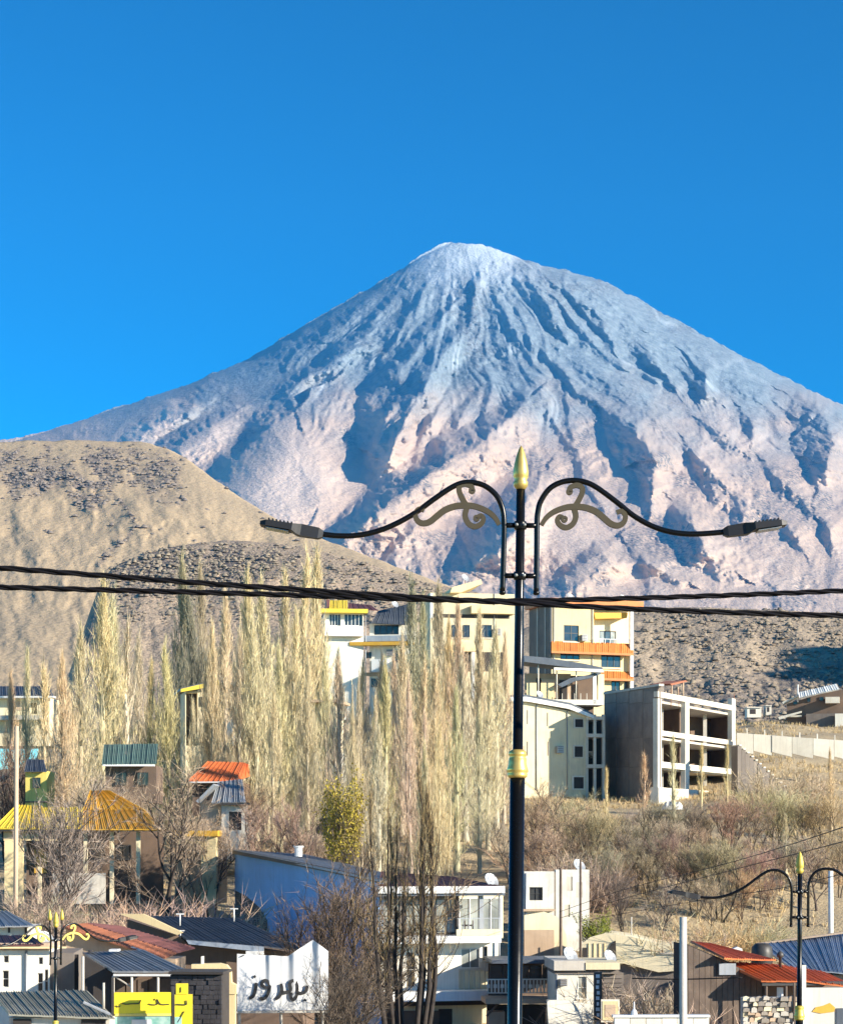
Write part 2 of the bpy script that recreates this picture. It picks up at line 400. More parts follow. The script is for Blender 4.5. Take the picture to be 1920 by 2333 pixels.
def build_hill(name,crest,vbot,dtop,dbot,NU,NV,mat,rockfn=None,relief=(20,60,14),tpow=1.0,seed=0,crough=6,extra=None,scrub=0,scrubmat=None):
    cu=[c[0] for c in crest]; cv=[c[1] for c in crest]
    u=np.linspace(cu[0],cu[-1],NU); vt=np.interp(u,cu,cv)
    k=np.ones(9)/9; vt=np.convolve(np.pad(vt,4,'edge'),k,'valid')
    vt=vt+(fbm(u/30,u*0,4,seed+5)-.5)*crough
    t=np.linspace(0,1,NV); U=np.repeat(u[None],NV,0); V=vt[None]+(vbot-vt[None])*t[:,None]
    T=t[:,None]+0*U
    D=dbot+(dtop-dbot)*((vbot-V)/(vbot-vt.min()))-(dtop-dbot)*.10*np.sqrt(np.clip(T,0,1))+(dtop-dbot)*.10
    fade=np.clip(T*6,0,1)
    rock=np.zeros_like(U) if rockfn is None else rockfn(U,V)
    A,S,Bq=relief
    fl=(U+(fbm(U/60,V/60,3,seed+3)-.5)*60)
    REL=(fbm(U/S,V/S,5,seed+9)-.5)*A*2+(ridg(fl/60,V/120,3,seed+13)-.4)*Bq*.7+(fbm(U/12,V/9,4,seed+17)-.5)*Bq*.5+(fbm(U/9,V/7,3,seed+15)-.5)*Bq*1.6*rock
    if extra is not None: REL=REL+extra(U,V)
    D=D-REL*fade
    P=raypts(U,V,D)
    b1=P[0].copy(); b1[:,1]+=dtop*.05; b1[:,2]-=dtop*.006
    b2=P[0].copy(); b2[:,1]+=dtop*.3; b2[:,2]-=dtop*.12
    PP=np.concatenate([b2[None],b1[None],P],0)
    o=npmesh(name,PP.reshape(-1,3),gridfaces(NU,NV+2),mat,smooth=True)
    fattr(o,'rock',np.concatenate([np.repeat(rock[:1],2,0),rock],0))
    tag(o,kind='structure')
    return o,P,rock,U,V

def blob_field(name,pts,sizes,mat,label,cat,seed=0,hs=.8):
    """many small uneven shrubs/stones joined into one stuff object"""
    rs=np.random.RandomState(seed); n=len(pts)
    base=np.array([(1,0,0),(.3,.95,0),(-.8,.6,0),(-.8,-.6,0),(.3,-.95,0),(.45,.2,.8),(-.4,.35,.9),(-.05,-.45,.85)])
    fc=np.array([(0,1,5),(1,6,5),(1,2,6),(2,3,6),(3,7,6),(3,4,7),(4,5,7),(4,0,5),(5,6,7)])
    V=base[None]*(.65+.7*rs.rand(n,8,1))
    a=rs.rand(n)*6.28; ca,sa=np.cos(a)[:,None],np.sin(a)[:,None]
    V=np.stack([V[...,0]*ca-V[...,1]*sa,V[...,0]*sa+V[...,1]*ca,V[...,2]*hs-.15],-1)*np.asarray(sizes)[:,None,None]+np.asarray(pts)[:,None,:]
    Fq=(fc[None]+np.arange(n)[:,None,None]*8).reshape(-1,3)
    o=npmesh(name,V.reshape(-1,3),Fq,mat); return tag(o,label,cat,kind='stuff')

mountain=build_mountain()

def ell(U,V,cx,cy,rx,ry,seed,k=.9,ns=40):
    e=np.sqrt(((U-cx)/rx)**2+((V-cy)/ry)**2)+(fbm(U/ns,V/ns,4,seed)-.5)*k
    return sstep(1.05,.6,e)
def rock_left(U,V):
    a=np.maximum(ell(U,V,90,1080,150,62,301,1.3),ell(U,V,300,1068,110,62,305,1.3))
    a=np.maximum(a,ell(U,V,190,1120,60,40,309,1.2)); a=np.maximum(a,.55*ell(U,V,380,1120,70,40,311,1.4))
    a=a*(.45+.55*sstep(.4,.6,fbm(U/20,V/16,4,313)))
    d,_=polydist(U,V,[(205,1060,0),(250,1120,0),(290,1160,0),(312,1196,0),(290,1225,0),(245,1262,0),(225,1290,0)])
    a=np.maximum(a,.8*sstep(5,2,np.abs(d)))
    return a
M_hill1=hill_material('dry_hillside',(.50,.375,.235),(.43,.33,.215),(.20,.165,.145),.012,(.26,.20,.14),.25,.35,4)
brown_hill,Pb,_,Ub,Vb=build_hill('brown_hill',[(-320,1075),(-100,1020),(0,1008),(60,1003),(150,1004),(240,1004),(330,1008),(380,1020),(430,1046),(500,1100),(560,1140),(640,1188),(760,1238),(900,1290),(1060,1350),(1250,1430)],
    1700,1700,900,360,190,M_hill1,rock_left,(26,150,9),1.0,11,6,
    extra=lambda U,V: 60*np.exp(-((V-1190+(U-250)*.9)/60)**2)*sstep(100,200,U)*0)
def rock_mid(U,V): return np.clip(ell(U,V,470,1290,230,52,321,1.2,30)+.35*fbm(U/18,V/14,3,325),0,1)
M_hill2=hill_material('scrubby_knoll',(.46,.35,.25),(.37,.29,.215),(.15,.13,.125),.03,(.12,.10,.09),.6,.6,2)
knoll,Pk,_,Uk,Vk=build_hill('knoll',[(60,1780),(150,1560),(205,1390),(235,1315),(262,1286),(330,1262),(420,1242),(480,1234),(540,1232),(600,1234),(650,1241),(750,1262),(850,1290),(950,1322),(1060,1345),(1150,1368),(1260,1400),(1400,1460)],
    1780,760,500,240,130,M_hill2,rock_mid,(8,90,4.5),1.0,23,7)
def rock_dark_right(U,V): return np.clip(.8*sstep(.45,.6,fbm(U/45,V/35,4,331))*sstep(1560,1400,V)+.9*sstep(1545,1585,V+ (U-1450)*.12),0,1)  # rock patches higher up, an even darker tone along the bottom
M_hill3=hill_material('stony_hillside',(.47,.37,.255),(.39,.31,.225),(.20,.17,.15),.035,(.20,.16,.13),.6,.5,1.6)
rock_hill,Pr,rk,Ur,Vr=build_hill('stony_hill',[(960,1720),(1080,1560),(1180,1440),(1260,1402),(1350,1388),(1440,1384),(1560,1383),(1700,1388),(1800,1392),(1920,1398),(2200,1410)],
    1800,600,400,260,140,M_hill3,rock_dark_right,(6,80,3),1.0,37,5)

def scatter(P,U,V,n,u0,u1,v0,v1,seed,dens=None):
    rs=np.random.RandomState(seed); pts=[]; 
    m=((U>u0)&(U<u1)&(V>v0)&(V<v1)); idx=np.argwhere(m)
    pr=np.ones(len(idx)) if dens is None else dens(U[m],V[m]); pr=pr/pr.sum()
    ch=rs.choice(len(idx),n,p=pr); ii=idx[ch]; return P[ii[:,0],ii[:,1]]+rs.randn(n,3)*np.array([.9,.9,0])
def scrubmat(name,c1,c2):
    m,t,p=nodes(name); co=objc(t); n=nse(t,.25,3,.6,co); lk(t,mixc(t,mapr(t,n.outputs[0],.4,.6),c1,c2),p.inputs['Base Color']); p.inputs['Roughness'].default_value=.95; return m
M_scrub=scrubmat('dry_scrub',(.20,.165,.125),(.31,.25,.175))
q=scatter(Pr,Ur,Vr,2600,1380,1960,1388,1640,3,lambda u,v: .25+sstep(.4,.65,fbm(u/40,v/30,4,333)))
blob_field('scrub',q,.35+.75*np.random.RandomState(4).rand(len(q))**2,M_scrub,'dark low scrub scattered over the stony hillside at right','scrub',5)
q=scatter(Pk,Uk,Vk,2600,230,1000,1236,1420,6,lambda u,v: .15+rock_mid(u,v))
blob_field('scrub',q,.45+1.0*np.random.RandomState(7).rand(len(q))**2,M_scrub,'dark scrub covering the rounded knoll behind the poplars','scrub',8)
q=scatter(Pb,Ub,Vb,1700,-20,720,1010,1330,9,lambda u,v: .012+rock_left(u,v)**2)
blob_field('scrub',q,.7+2.0*np.random.RandomState(10).rand(len(q))**2,scrubmat('dark_rocks',(.19,.16,.14),(.27,.22,.175)),'dark rock outcrops on the brown hill at left','rocks',11)

def build_shade_spur():  # unseen hill beyond the right edge, added to cast shade on the stony hillside
    x=np.linspace(130,520,60); y=np.linspace(300,680,60); X,Y=np.meshgrid(x,y)
    Z=112*np.exp(-((X-296)/64)**2-((Y-452)/80)**2)*(.8+.4*fbm(X/40,Y/40,4,501))+8
    o=npmesh('shade_spur',np.stack([X,Y,Z],-1).reshape(-1,3),gridfaces(60,60)[:,::-1],M_hill3,smooth=True); fattr(o,'rock',np.full(3600,.3)); tag(o,kind='structure')
build_shade_spur()

# village slope: table of ground height against distance
GY=[-60,0,16,31,45,60,80,95,108,118,128,150,175,195,225,260,300,360,500,3000]
GZ=[9,-1.7,-4.7,-7.5,-8.9,-9.7,-10,-9.6,-7.2,-4.2,-2.0,.6,2.6,4.6,9.5,15.5,15,12,14,60]
def gz(x,y):
    z=np.interp(y,GY,GZ)
    px=np.asarray(x)/np.maximum(y,1)*F+960
    # the ground lies lower to the left, higher on the right shoulder
    z=z+np.interp(y,[90,130,260,500],[0,0,0,0])*0
    z=z-np.clip((1000-px)/1000,0,1.2)*np.interp(y,[110,150,260,400],[0,1.5,6,6])
    z=z+(fbm(np.asarray(x)/9.,np.asarray(y)/9.,4,401)-.5)*np.interp(y,[60,120,300],[.3,1.2,3])
    return z
def build_ground():
    ys=np.concatenate([np.linspace(-50,90,40),np.linspace(91,300,150),np.geomspace(305,3000,30)])
    k=np.linspace(-1,1,200); Y=np.repeat(ys[:,None],200,1); Xg=k[None]*(70+np.clip(ys,0,9999)[:,None]*.42)
    Z=gz(Xg,Y); P=np.stack([Xg,Y,Z],-1)
    m,t,p=nodes('dry_ground'); co=objc(t)
    n1=nse(t,.08,6,.65,co); n2=nse(t,.9,5,.65,co); n3=nse(t,5,4,.6,co)
    c=mixc(t,mapr(t,n1.outputs[0],.4,.62),(.46,.355,.21),(.36,.275,.17))
    c=mixc(t,mapr(t,n2.outputs[0],.45,.68,0,.75),c,(.54,.42,.24)); c=mixc(t,mapr(t,n3.outputs[0],.55,.7,0,.5),c,(.14,.105,.075))
    lk(t,c,p.inputs['Base Color']); p.inputs['Roughness'].default_value=.95; bump(t,p,n3.outputs[0],.7,.15)
    o=npmesh('ground',P.reshape(-1,3),gridfaces(200,len(ys))[:,::-1],m,smooth=True); return tag(o,kind='structure')
ground=build_ground()

def build_grass():
    rs=np.random.RandomState(77); n=15000
    y=105+rs.rand(n)**.8*170; px=np.where(rs.rand(n)<.78,1180+rs.rand(n)*780,rs.rand(n)*1180); x=(px-960)/F*y; z=gz(x,y)
    keep=fbm(x/6,y/6,4,611)>.44; x,y,z=x[keep],y[keep],z[keep]; n=len(x); k=5
    az=rs.rand(n,k)*6.28; h=(.18+.38*rs.rand(n,k)); sp=.12+.2*rs.rand(n,k)
    b=np.stack([x,y,z-.03],-1)[:,None]+np.stack([np.cos(az)*.08,np.sin(az)*.08,az*0],-1)
    t=b+np.stack([np.cos(az)*sp,np.sin(az)*sp,h],-1); sd=np.stack([-np.sin(az),np.cos(az),az*0],-1)*.035
    V=np.stack([b-sd,b+sd,t],2).reshape(-1,3)
    m,tt,p=nodes('dry_grass'); nn=nse(tt,.4,4,.6,objc(tt)); lk(tt,mixc(tt,mapr(tt,nn.outputs[0],.38,.62),(.62,.47,.24),(.42,.31,.17)),p.inputs['Base Color']); p.inputs['Roughness'].default_value=.9
    o=npmesh('dry_grass',V,np.arange(len(V)).reshape(-1,3),m); tag(o,'tufts of dry straw grass over the village slope','grass',kind='stuff')
build_grass()
# ------------------------------------------------------------------ street lamps and cables
def paint(name,c,rough=.28,metal=0.0,spec=.5,bmp=.02):
    m,t,p=nodes(name); co=objc(t); n=nse(t,6,5,.6,co)
    lk(t,mixc(t,mapr(t,n.outputs[0],.3,.7),c,tuple(x*.7 for x in c)),p.inputs['Base Color'])
    lk(t,mapr(t,n.outputs[0],.3,.7,rough*.8,rough*1.35),p.inputs['Roughness']); p.inputs['Metallic'].default_value=metal
    p.inputs['Specular IOR Level'].default_value=spec; bump(t,p,nse(t,60,3,.5,co).outputs[0],bmp,.01)
    return m
M_black=paint('black_enamel',(.006,.006,.006),.24,0,.28)
M_gold=paint('gold_paint',(.78,.56,.16),.38,.55,.5)
M_goldy=paint('yellow_gold_paint',(.66,.52,.09),.45,.2,.5)
M_bronze=paint('dull_bronze_paint',(.105,.085,.05),.5,.3,.4)
M_lamp=paint('lamp_head_casting',(.03,.03,.033),.45,.2,.4)
M_lens=paint('lamp_glass',(.30,.31,.30),.15,0,.6)

RARM=[(38,1352),(38,1300),(38,1240),(38,1185),(40,1163),(46,1141),(64,1114),(88,1099),(116,1093),(145,1096),(169,1106),(197,1125),(225,1146),(258,1172),(298,1194),(338,1207),(379,1212),(419,1211),(472,1206)]
LARM=[(-39,1350),(-38,1300),(-37,1240),(-37,1186),(-43,1153),(-57,1127),(-83,1107),(-113,1100),(-138,1103),(-164,1116),(-201,1142),(-238,1170),(-275,1192),(-312,1209),(-349,1220),(-385,1225),(-422,1225),(-459,1221)]
SC_MAIN=[(48,1196),(58,1180),(75,1166),(100,1156),(122,1153),(148,1155),(172,1164),(190,1178),(206,1191),(222,1195),(235,1188),(239,1173),(231,1162),(219,1165)]
SC_UP=[(124,1153),(133,1137),(140,1121),(139,1109),(127,1104),(112,1110),(111,1119)]
SC_DN=[(122,1157),(126,1176),(119,1193),(104,1201),(90,1195),(84,1184),(90,1176),(100,1182)]

def street_lamp(label, px, ptop, d, lean, yaw, scroll_mat, extra_finials=False, gold=M_gold, s=None, arms=(1,1), headless=False):
    """ptop: photo row of the finial tip; all lamp measures are those of the near lamp"""
    s0=16.1/F if s is None else s
    tip=W(px,ptop,d); zb=float(gz(np.array([tip.x]),np.array([tip.y]))[0])-.1
    top_h=tip.z-zb
    root=thing('street_lamp',label,'street lamp',(tip.x-lean*top_h,tip.y,zb),yaw,'street lamps along the road')
    root.rotation_euler=(0,math.atan(lean),yaw)
    Z=lambda py: top_h-(py-1015)*s0
    X=lambda dx: dx*s0
    P=lambda q,y=0: (X(q[0]),y,Z(q[1]))
    MB().lathe([(X(17),0),(X(17),Z(1770)),(X(12),Z(1769)),(X(10.5),Z(1400)),(X(10),Z(1100))],24).build('pole',M_black,root,True)
    MB().lathe([(X(34),0),(X(34),.25),(X(26),.34),(X(22),.6),(X(17.6),.62)],20).build('base',M_black,root,True)
    MB().lathe([(X(r),Z(p)) for r,p in ((9,1116),(13,1111),(16,1107),(17,1099),(13.5,1094),(17,1087),(18,1076),(15,1056),(10,1036),(5,1022),(.6,1015))],20).build('finial',gold,root,True)
    MB().lathe([(X(r),Z(p)) for r,p in ((18,1773),(22,1770),(23,1764),(21,1762),(25,1758),(23,1750),(20,1740),(20,1728),(17,1725),(21,1721),(20,1713),(12,1708))],24).build('collar',gold,root,True)
    for p in (1197,1312):
        MB().lathe([(X(13.5),Z(p+9)),(X(14.5),Z(p+7)),(X(14.5),Z(p-7)),(X(13.5),Z(p-9))],16).build('clamp',M_black,root,True)
        for sg in (-1,1):
            MB().tube([(X(12*sg),0,Z(p)),(X(38*sg),0,Z(p))],X(6),10).build('crossbar',M_black,root,True)
            MB().lathe([(X(3),Z(p)-X(3)),(X(4.5),Z(p)),(X(3),Z(p)+X(3))],8,(X(9*sg),-X(13))).build('bolt',M_lens,root,True)
    for arm,sg in ((RARM,1),(LARM,-1)):
        pts=smoothpath([P(q) for q in arm],4)
        a=MB().tube(pts,X(6.4),12).build('arm',M_black,root,True)
        MB().lathe([(X(4),Z(1356)),(X(7.5),Z(1353)),(X(7.5),Z(1348)),(X(6),Z(1346))],10,(X(arm[0][0]),0)).build('cap',M_black,a,True)
        e=arm[-1]; dx=sg
        if not headless:
            hd=MB(); L=(e[0]+dx*132,e[1]-20 if sg>0 else e[1]-22)
            ax=Vector((X(L[0]-e[0]),0,(e[1]-L[1])*s0)); ax_n=ax.normalized(); up=Vector((-ax_n.z*sg,0,ax_n.x*sg))
            o0=Vector(P(e))
            def st(t,hu,hl,wy):
                c=o0+ax*t; return [c+up*X(hu)+Vector((0,-wy,0)),c+up*X(hu)+Vector((0,wy,0)),c-up*X(hl)+Vector((0,wy,0)),c-up*X(hl)+Vector((0,-wy,0))]
            secs=[st(-.08,7,7,X(9)),st(0,12,12,X(13)),st(.3,13,13,X(17)),st(.36,11,12,X(24)),st(.45,9,6,X(30)),st(.9,7,6,X(30)),st(1,3,5,X(22))]
            v=[p for q in secs for p in q]; f=[]
            for i in range(len(secs)-1):
                for k in range(4): f.append((i*4+k,i*4+(k+1)%4,i*4+4+(k+1)%4,i*4+4+k))
            f+= [(3,2,1,0),tuple(len(v)-4+k for k in range(4))]
            h=mesh('lamp_head',v,f,M_lamp,root)
            fin=MB()
            for k in range(7):
                t=.47+.065*k; c=o0+ax*t+up*X(9.5); fin.box(c.x-X(1.6),c.x+X(1.6),-X(26),X(26),c.z-X(4),c.z+X(3))
            fin.build('cooling_fins',M_lamp,h)
            c0=o0+ax*.5-up*X(8); c1=o0+ax*.9-up*X(7.5)
            MB().add([c0+Vector((0,-X(24),0)),c1+Vector((0,-X(24),0)),c1+Vector((0,X(24),0)),c0+Vector((0,X(24),0)),
                      c0+Vector((0,-X(24),-X(2))),c1+Vector((0,-X(24),-X(2))),c1+Vector((0,X(24),-X(2))),c0+Vector((0,X(24),-X(2)))],BOXF).build('lens',M_lens,h)
        if scroll_mat is None: continue
        sc=MB()
        sm=smoothpath([P(q) for q in [(sg*a_,b_) for a_,b_ in SC_MAIN]],4); n=len(sm)
        sc.ribbon([(p.x,p.z) for p in sm],[X(10+4*math.sin(min(1,i/n*1.1)*math.pi)) for i in range(n)],-X(5),X(5))
        for cv in (SC_UP,SC_DN):
            cm=smoothpath([P((sg*a_,b_)) for a_,b_ in cv],4); n=len(cm)
            sc.ribbon([(p.x,p.z) for p in cm],[X(13-2.5*i/n) for i in range(n)],-X(4.6),X(5.4))
            e_=cm[-1]; 
            ring=[(e_.x+X(5)*math.cos(k*.7),e_.z+X(5)*math.sin(k*.7)) for k in range(10)]
            sc.ribbon(ring,X(6),-X(5.3),X(4.8))
        sc.build('scroll',scroll_mat,root)
        if extra_finials:
            q=arm[4]; MB().tube([P((sg*34,1160)),P((sg*44,1120)),P((sg*44,1068))],X(4),8).build('finial_stem',M_black,root,True)
            MB().lathe([(X(r*.8),Z(p)) for r,p in ((8,1070),(14,1064),(16,1050),(13,1030),(6,1010),(1,995))],14,(X(sg*44),0)).build('finial',gold,root,True)
    return root

street_lamp('tall black double-arm street lamp with gold finial and collar, nearest the camera',1187,1015,16.1,.0113,0,M_bronze)
street_lamp('black double-arm street lamp beside the grey metal roof at the right edge',1822,1940,31.7,.004,0.02,None,gold=M_goldy)
street_lamp('black street lamp with bright gold scrolls beside the white house at lower left',128,2078,45.0,.006,R(40),M_goldy,True,gold=M_goldy)

M_cable=paint('cable_rubber',(.007,.006,.008),.6,0,.2)
M_wire=paint('dark_wire',(.02,.018,.018),.6,0,.2)
def bundle(name,label,pts,d,rad,nst,period,ext=True):
    P=[W(x,y,d+(k*.0)) for k,(x,y) in enumerate(pts)]
    path=smoothpath(P,36); root=thing(name,label,'cable',path[0],0,'cables strung across the view')
    s=0; L=[0]
    for a,b in zip(path[:-1],path[1:]): s+=(b-a).length; L.append(s)
    for k in range(nst):
        q=[]
        for p,l in zip(path,L):
            an=2*math.pi*(l/period+k/nst)+.7*math.sin(l*1.7); q.append(p-path[0]+Vector((0,math.cos(an)*rad,math.sin(an)*rad)))
        MB().tube(q,rad*.92,6).build('strand',M_cable,root,True)
    return root
bundle('overhead_cable','thick twisted black cable sagging from upper left, upper one at the left edge',[(-260,1276),(0,1294),(200,1309),(450,1328),(700,1345),(960,1362),(1180,1374),(1500,1390),(1920,1403),(2200,1408)],15.0,.0115,3,.62)
bundle('overhead_cable','thick twisted black cable running nearly level, upper one at the right edge',[(-260,1331),(0,1338),(300,1346),(600,1354),(960,1366),(1180,1369),(1450,1363),(1700,1355),(1920,1346),(2200,1333)],15.35,.0115,3,.55)
# ------------------------------------------------------------------ building kit
def xx(c,k): return tuple(min(1,x*k) for x in c)
M_cream=surf('cream_plaster',(.84,.68,.38),(.76,.60,.33),.5,.85,0,.12,.30,(.50,.42,.30),.4)
M_cream2=surf('pale_plaster',(.82,.72,.49),(.74,.63,.41),.5,.85,0,.12,.35,(.52,.47,.38),.45)
M_white=surf('white_plaster',(.82,.78,.67),(.74,.70,.60),.6,.8,0,.1,.35,(.55,.53,.48),.4)
M_whitep=surf('white_paint',(.84,.84,.82),(.78,.78,.76),1.0,.55,0,.05,.2)
M_conc=surf('raw_concrete',(.60,.56,.49),(.50,.46,.40),.7,.9,0,.25,.35,(.35,.32,.28),.4)
M_concw=surf('bright_concrete',(.78,.73,.62),(.68,.63,.53),.7,.9,0,.2,.3,(.45,.41,.34),.35)
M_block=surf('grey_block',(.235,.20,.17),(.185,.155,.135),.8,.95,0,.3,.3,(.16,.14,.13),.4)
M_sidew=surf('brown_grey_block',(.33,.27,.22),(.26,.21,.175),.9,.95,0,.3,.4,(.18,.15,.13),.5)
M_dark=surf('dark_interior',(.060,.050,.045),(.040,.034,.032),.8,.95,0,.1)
M_brownw=surf('brown_wall',(.20,.135,.095),(.145,.10,.075),.8,.9,0,.2,.2)
M_orange=surf('orange_tile',(.66,.23,.05),(.56,.18,.04),1.2,.6,0,.12,.25)
M_amber=surf('amber_paint',(.74,.43,.05),(.64,.36,.04),1.0,.65,0,.08,.2)
M_yellow=surf('yellow_paint',(.80,.62,.06),(.70,.52,.05),1.0,.6,0,.08,.25,(.45,.32,.08),.35)
M_lime=surf('lime_paint',(.86,.70,.18),(.76,.61,.15),.8,.7,0,.08,.35,(.48,.43,.14),.4)
M_sign=surf('sign_yellow',(.90,.72,.03),(.84,.66,.03),1.0,.45,0,.02,.1)
M_maroon=surf('maroon_sheet',(.17,.065,.06),(.12,.05,.05),1.2,.6,0,.1,.3)
M_rust=surf('rust_sheet',(.36,.13,.065),(.27,.10,.055),.9,.75,0,.15,.45,(.16,.075,.05),.5)
M_red=surf('red_sheet',(.72,.20,.06),(.60,.155,.05),1.0,.5,0,.08,.35,(.36,.12,.07),.4)
M_green=surf('green_sheet',(.15,.24,.20),(.11,.185,.16),1.0,.6,0,.1,.4,(.25,.26,.22),.4)
M_slate=surf('slate_sheet',(.115,.135,.165),(.085,.10,.125),1.0,.5,.2,.1,.4,(.20,.20,.20),.35)
M_galv=surf('galvanised_sheet',(.42,.44,.46),(.34,.36,.385),1.0,.5,.25,.1,.4,(.30,.27,.24),.4)
M_galvb=surf('bluish_galvanised',(.40,.46,.54),(.33,.39,.47),.9,.45,.2,.1,.4,(.30,.30,.30),.35)
M_moss=surf('mossy_sheet',(.50,.48,.40),(.36,.35,.28),.9,.9,0,.2,.3,(.24,.23,.17),.5)
M_blue=surf('blue_wall_paint',(.30,.54,.88),(.26,.48,.80),.5,.75,0,.1,.3,(.22,.33,.55),.35)
M_wood=surf('weathered_wood',(.17,.125,.095),(.11,.08,.062),2.0,.9,0,.25,.5)
M_tanw=surf('tan_render',(.58,.43,.30),(.48,.35,.24),.8,.9,0,.2,.3)
M_stone=surf('field_stone',(.36,.32,.27),(.24,.21,.18),1.5,.95,0,.4)
M_frame=surf('window_frame_white',(.80,.80,.77),(.72,.72,.69),2.0,.5,0,.02)
M_framed=surf('window_frame_dark',(.06,.055,.05),(.04,.037,.035),2.0,.5,0,.02)
M_letter=surf('black_lettering',(.02,.02,.022),(.03,.03,.03),3,.6,0,0)
M_canvas=surf('white_canvas',(.83,.84,.84),(.76,.77,.78),.7,.8,0,.06,.2,(.6,.6,.58),.3)
M_teal=surf('teal_print',(.10,.36,.30),(.45,.62,.58),2.5,.5,0,0)
def glass_mat(name,c,rough=.06):
    m,t,p=nodes(name); co=objc(t); n=nse(t,.8,3,.5,co)
    lk(t,mixc(t,mapr(t,n.outputs[0],.35,.65),c,xx(c,.45)),p.inputs['Base Color']); p.inputs['Roughness'].default_value=rough
    p.inputs['Specular IOR Level'].default_value=.6; return m
M_glass=glass_mat('window_glass',(.055,.06,.065))
M_glassp=glass_mat('curtained_glass',(.42,.45,.42),.12)

class Face:
    """vertical plane through C turned by a (positive: right end recedes); px,py -> root-local points"""
    def __init__(s,b,C,a): s.b=b; s.C=C; s.a=a; s.ex=Vector((math.cos(a),math.sin(a),0)); s.ey=Vector((-math.sin(a),math.cos(a),0))
    def pt(s,px,py,ly=0.0):
        C=s.C+s.ey*ly; k=(px-960)/F
        l=(k*C.y-C.x)/(s.ex.x-k*s.ex.y); p=C+s.ex*l
        return Vector((p.x,p.y,(HOR-py)/F*p.y))-s.b.o
    def ends(s,x0,x1,y0,y1,f):
        """box corners with level top and bottom, heights read at the middle column"""
        m=(x0+x1)/2; a=s.pt(x0,y0,f); b=s.pt(x1,y0,f); z1=s.pt(m,y0,f).z; z0=s.pt(m,y1,f).z
        return a,b,z0,z1
    def solid(s,x0,x1,y0,y1,f,bk):
        a,b,z0,z1=s.ends(x0,x1,y0,y1,f); d=s.ey*(bk-f); v=[]
        for z in (z0,z1):
            for p in (a,b,b+d,a+d): v.append((p.x,p.y,z))
        return v
    def box(s,nm,x0,x1,y0,y1,f,bk,mat,parent=None):
        return mesh(nm,s.solid(x0,x1,y0,y1,f,bk),BOXF,mat,parent or s.b.root)
    def poly(s,nm,pts,f,bk,mat,parent=None):
        """prism of an image-traced polygon standing on the plane"""
        n=len(pts); v=[s.pt(x,y,f) for x,y in pts]; v+=[p+s.ey*(bk-f) for p in v]
        fc=[tuple(range(n)),tuple(range(2*n-1,n-1,-1))]+[(i,i+n,(i+1)%n+n,(i+1)%n) for i in range(n)]
        return mesh(nm,v,fc,mat,parent or s.b.root)
    def wall(s,nm,x0,x1,y0,y1,f,bk,mat,holes=(),parent=None):
        xs=sorted({x0,x1,*[q for h in holes for q in h[:2]]}); ys=sorted({y0,y1,*[q for h in holes for q in h[2:]]}); m=MB()
        ref=(x0+x1)/2
        def Z(y): return s.pt(ref,y,f).z
        d=s.ey*(bk-f)
        for i in range(len(xs)-1):
            for j in range(len(ys)-1):
                cx,cy=(xs[i]+xs[i+1])/2,(ys[j]+ys[j+1])/2
                if any(h[0]<cx<h[1] and h[2]<cy<h[3] for h in holes): continue
                a=s.pt(xs[i],cy,f); b=s.pt(xs[i+1],cy,f); v=[]
                for z in (Z(ys[j+1]),Z(ys[j])):
                    for p in (a,b,b+d,a+d): v.append((p.x,p.y,z))
                m.add(v,BOXF)
        return m.build(nm,mat,parent or s.b.root)
    def win(s,x0,x1,y0,y1,nx=2,nz=1,fr=None,gl=None,dep=.12,t=1.3,nm='window',ref=None):
        """frame with bars, and one pane per light"""
        fr=fr or M_frame; gl=gl or M_glass; m=MB()
        def bx(a,b,c,d,f,k):
            mm=MB(); v=s.solid(a,b,c,d,f,k); return v
        cols=[x0+(x1-x0)*i/nx for i in range(nx+1)]; rows=[y0+(y1-y0)*j/nz for j in range(nz+1)]; h=t/2
        for i,c in enumerate(cols):
            a,b=(c,c+t) if i==0 else ((c-t,c) if i==nx else (c-h,c+h)); m.add(s.solid(a,b,y0,y1,dep-.05,dep+.03),BOXF)
        for j,r in enumerate(rows):
            a,b=(r,r+t) if j==0 else ((r-t,r) if j==nz else (r-h,r+h)); m.add(s.solid(x0+t*.9,x1-t*.9,a,b,dep-.046,dep+.026),BOXF)
        w=m.build(nm,fr,s.b.root)
        for i in range(nx):
            for j in range(nz): s.box('pane',cols[i]+h*.8,cols[i+1]-h*.8,rows[j]+h*.8,rows[j+1]-h*.8,dep,dep+.02,gl,w)
        return w
    def sheets(s,A,B,C,D,n,mat,nm='roof_sheet',rib=.05,parent=None,th=.04,ref=None):
        """corrugated sheets: A,B upper edge (left,right), D,C lower edge, each (px,py,ly)"""
        P=[q if isinstance(q,Vector) else s.pt(*q) for q in (A,B,C,D)]
        return roof_sheets(P,n,mat,nm,rib,parent or s.b.root,th)
